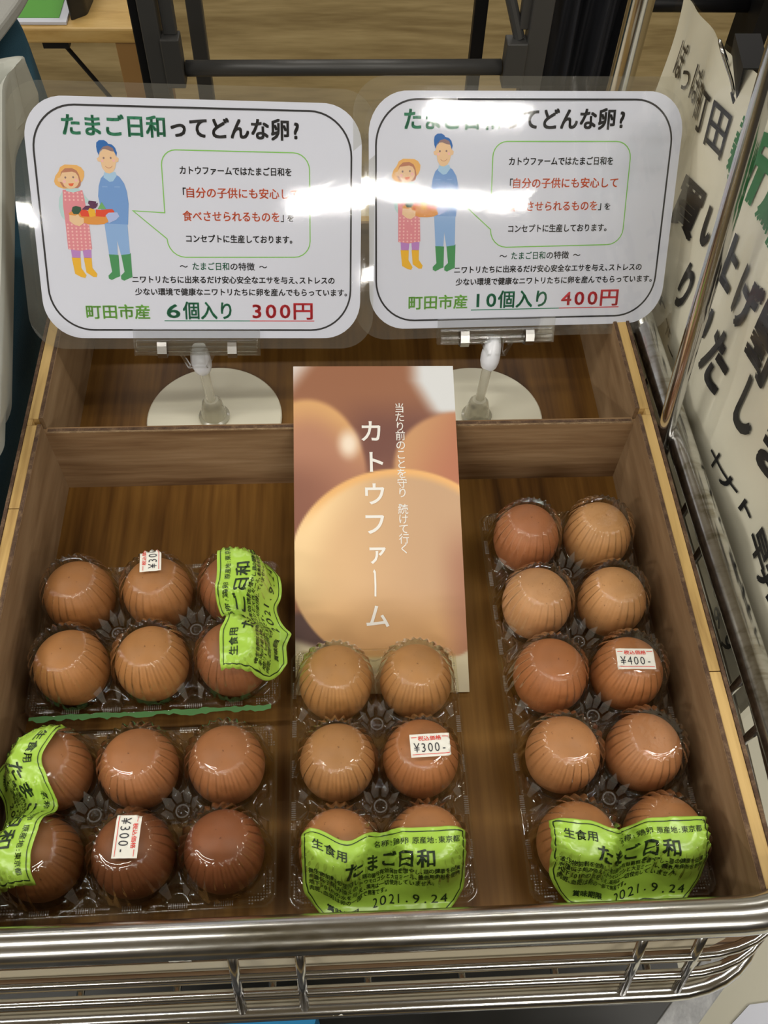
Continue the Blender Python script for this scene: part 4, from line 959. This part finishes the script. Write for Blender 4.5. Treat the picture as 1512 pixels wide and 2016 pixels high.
gb = MB().prism(GP, .078, .090).prism([(a - .05, b) for a, b in GP], .0505, .078).build('grey_box_lid', M['grey_slab'], None, bevel=.003)
tag(gb, 'grey flat lid lying on the teal covered stand behind the white bin', 'lid')

# ------------------------------------------------------------------ background: bench, folding table legs, hanging cloth
bw = wood('bench_wood', [(0.2, (0.40, 0.24, 0.07)), (0.5, (0.56, 0.36, 0.12)), (0.8, (0.64, 0.44, 0.17))], scale=(5, 30, 30), rough=.45)
bench = empty('wooden_bench', (0, 0, 0), 0, 'pale wooden bench table behind the left price card, green card on top', 'bench')
BZ = -.42
MB().box(-.95, 1.696, BZ - .030, -.172, 2.06, BZ).build('bench_top', bw, bench, bevel=.004)
for (x, y) in ((-.225, 1.70), (-.225, 1.99), (-.90, 1.70), (-.90, 1.99)):
    MB().box(x, y, -.85, x + .042, y + .042, BZ - .030).build('leg', plain('bench_leg_wood', (0.30, 0.165, 0.055), .5), bench, bevel=.002)
MB().tube([(-.215, 1.72, -.66), (-.335, 1.72, BZ - .034)], .0045, 8).build('brace', M['blackmetal'], bench)
MB().box(-.365, 1.70, BZ - .042, -.315, 1.74, BZ - .030).build('brace_bracket', M['blackmetal'], bench)
gc = empty('green_card', (0, 0, 0), 0, 'green card with a white border lying on the wooden bench', 'card')
MB().box(-.74, 1.707, BZ + .001, -.311, 1.96, BZ + .006).build('white_border', M['paper'], gc); MB().box(-.74, 1.722, BZ + .006, -.326, 1.96, BZ + .0075).build('green_print', plain('green_print', (0.10, 0.36, 0.05), .5), gc)
bb = MB(); bb.prism(closed_round([(-.306, 1.722), (-.277, 1.745), (-.272, 1.80), (-.272, 2.0), (-.306, 2.0)], .008), BZ, BZ + .05)
tag(bb.build('black_tray', M['dark'], None, bevel=.004), 'black plastic tray on the bench next to the green card', 'tray')

tb = empty('folding_table_frame', (0, 0, 0), 0, 'dark grey metal folding table legs with a cross bar behind the price cards', 'table frame')
FY = 1.355
def vbar(nm, x0, x1, y, dy, z0, z1, mat='darkmetal'): return MB().box(x0, y - dy / 2, z0, x1, y + dy / 2, z1).build(nm, M[mat], tb, bevel=.002)
MB().tube([(-.040, FY, -.3015), (.472, FY, -.2985)], .0125, 16).build('cross_bar', M['darkmetal'], tb, smooth=True)
vbar('leg', -.098, -.070, FY, .030, -.85, .15); vbar('leg', -.113, -.099, FY + .01, .03, -.85, .15, 'blackmetal')
vbar('brace_bar', -.067, -.046, FY + .004, .018, -.245, .15); vbar('bracket', -.072, -.042, FY - .004, .030, -.325, -.245)
vbar('rear_leg', -.040, -.014, FY + .10, .02, -.85, .10)
vbar('leg', .506, .540, FY, .030, -.85, .15); vbar('brace_bar', .492, .510, FY + .004, .018, -.235, .15); vbar('bracket', .474, .508, FY - .004, .030, -.325, -.250)
vbar('rear_leg', .433, .455, FY + .10, .02, -.85, .10, 'blackmetal')
MB().tube([(.452, FY + .02, -.13), (.495, FY, -.250)], .009, 10).build('diagonal_brace', M['darkmetal'], tb)
for (x, z) in ((-.083, -.150), (.522, -.160), (.490, -.285)):
    MB().tube([(x, FY - .018, z), (x, FY - .013, z)], .005, 12).build('bolt', M['steel'], tb)
v = []; f = []; NC = 46; ZS = [-.52, -.44, -.36, -.28, -.2, -.1, .0, .12]
for q, z in enumerate(ZS):
    wv = .132 + .02 * q / 7
    for k in range(NC + 1):
        t = k / NC; x = .548 + wv * t + (.010 * math.sin(q * 1.3) if k == NC else 0); y = FY + .030 + .020 * math.sin(t * 17 + q * .35) + .012 * math.sin(t * 41 + q * .2)
        v.append((x, y, z + (.012 * math.sin(t * 19) if q == 0 else 0)))
for lay in (0,):
    for q in range(len(ZS) - 1):
        for k in range(NC): a = q * (NC + 1) + k; f.append((a, a + 1, a + NC + 2, a + NC + 1))
ck = mesh_obj('hanging_cloth', v, f, M['black_cloth'], None, smooth=True)
so = ck.modifiers.new('thickness', 'SOLIDIFY'); so.thickness = .003
tag(ck, 'black cloth hanging in folds from the folding table frame', 'cloth')
hr = empty('dark_rack', (0, 0, 0), 0, 'black metal rack bars behind the chrome corner post', 'rack')
MB().tube([(.640, 1.62, -.33), (.98, 1.62, -.33)], .014, 14).build('rack_bar', M['blackmetal'], hr, smooth=True)
MB().tube([(.825, 1.45, -.20), (1.15, 1.62, -.17)], .014, 14).build('rack_brace', M['blackmetal'], hr, smooth=True)
MB().box(.80, 1.98, -.85, .90, 2.10, -.50).build('rack_foot', M['blackmetal'], hr)
MB().box(.97, 1.56, -.85, 1.0, 1.66, .1).build('rack_leg', M['blackmetal'], hr)

# ------------------------------------------------------------------ below the basket
dark_panel = MB().box(-1.6, -2.6, -.85, 1.8, -.32, -.842).build('rail_dark_panel', plain('dark_panel_black', (.02, .02, .02), .8)); tag(dark_panel, 'added black panel lying unseen on the floor, darkening the reflections in the chrome rail', 'panel')  # added out of view so the rail's underside reflects something dark
un = empty('lower_shelf', (0, 0, 0), 0, 'dark shelf of the cart under the wire basket', 'shelf')
MB().box(-.15, -.24, -.200, .425, .12, -.185).build('shelf_board', M['dark'], un)
for y in (-.085, -.13): MB().tube([(-.15, y, -.160), (.34, y, -.160)], .006, 10).build('shelf_rail', M['blackmetal'], un)
MB().tube([(.268, -.06, -.06), (.268, -.065, -.15), (.269, -.07, -.184)], .010, 14).build('shelf_post', M['blackmetal'], un)
bp = MB().prism([(.085, -.06), (.158, -.06), (.170, -.0225), (.11, -.012), (.075, -.012)], -.185, -.110)
tag(bp.build('blue_box', plain('blue_plastic', (0.04, 0.30, 0.62), .35), None), 'bright blue plastic box on the dark shelf below the basket rail', 'box')
lg = empty('steel_strut', (0, 0, 0), 0, 'brushed grey steel strut under the right front corner of the basket', 'strut')
A_ = Vector((.4035, -.0130, -.022)); B_ = Vector((.362, -.052, -.052)); d = (B_ - A_); q = d.to_track_quat('Z', 'Y').to_matrix().to_4x4()
A_.x -= .004; B_ = A_ + (B_ - A_) * 5.4
hx_ = .0125; sv = []
for P_ in (A_, B_):
    for dx in (-hx_, hx_):
        for dz in (0, -.006): sv.append((P_.x + dx + (.010 if P_ is B_ else 0), P_.y, P_.z + dz))
MB().add(sv, [(0, 2, 3, 1), (4, 5, 7, 6), (0, 1, 5, 4), (2, 6, 7, 3), (0, 4, 6, 2), (1, 3, 7, 5)]).build('flat_bar', M['greysteel'], lg, bevel=.001)
cb = MB().box(.30, -.60, -.330, .95, .60, -.300).build('cream_counter', plain('cream_counter_top', (0.50, 0.48, 0.38), .5, bump=.1, bscale=30), None, bevel=.006)
tag(cb, 'cream counter top to the right below the wire basket', 'counter')
MB().box(.32, -.58, -.85, .93, .58, -.330).build('counter_base', M['cream'], cb)
lf = empty('flyer', (0, 0, 0), 0, 'white flyer with a green printed patch on the cream counter', 'flyer')
MB().prism([(.496, -.025), (.514, -.012), (.62, -.005), (.62, -.16), (.46, -.16)], -.2995, -.2985).build('sheet', M['paper'], lf)
MB().prism(ell(.545, -.040, .020, .010, 18), -.2985, -.2982).build('green_print', INK['ltgreen'], lf)
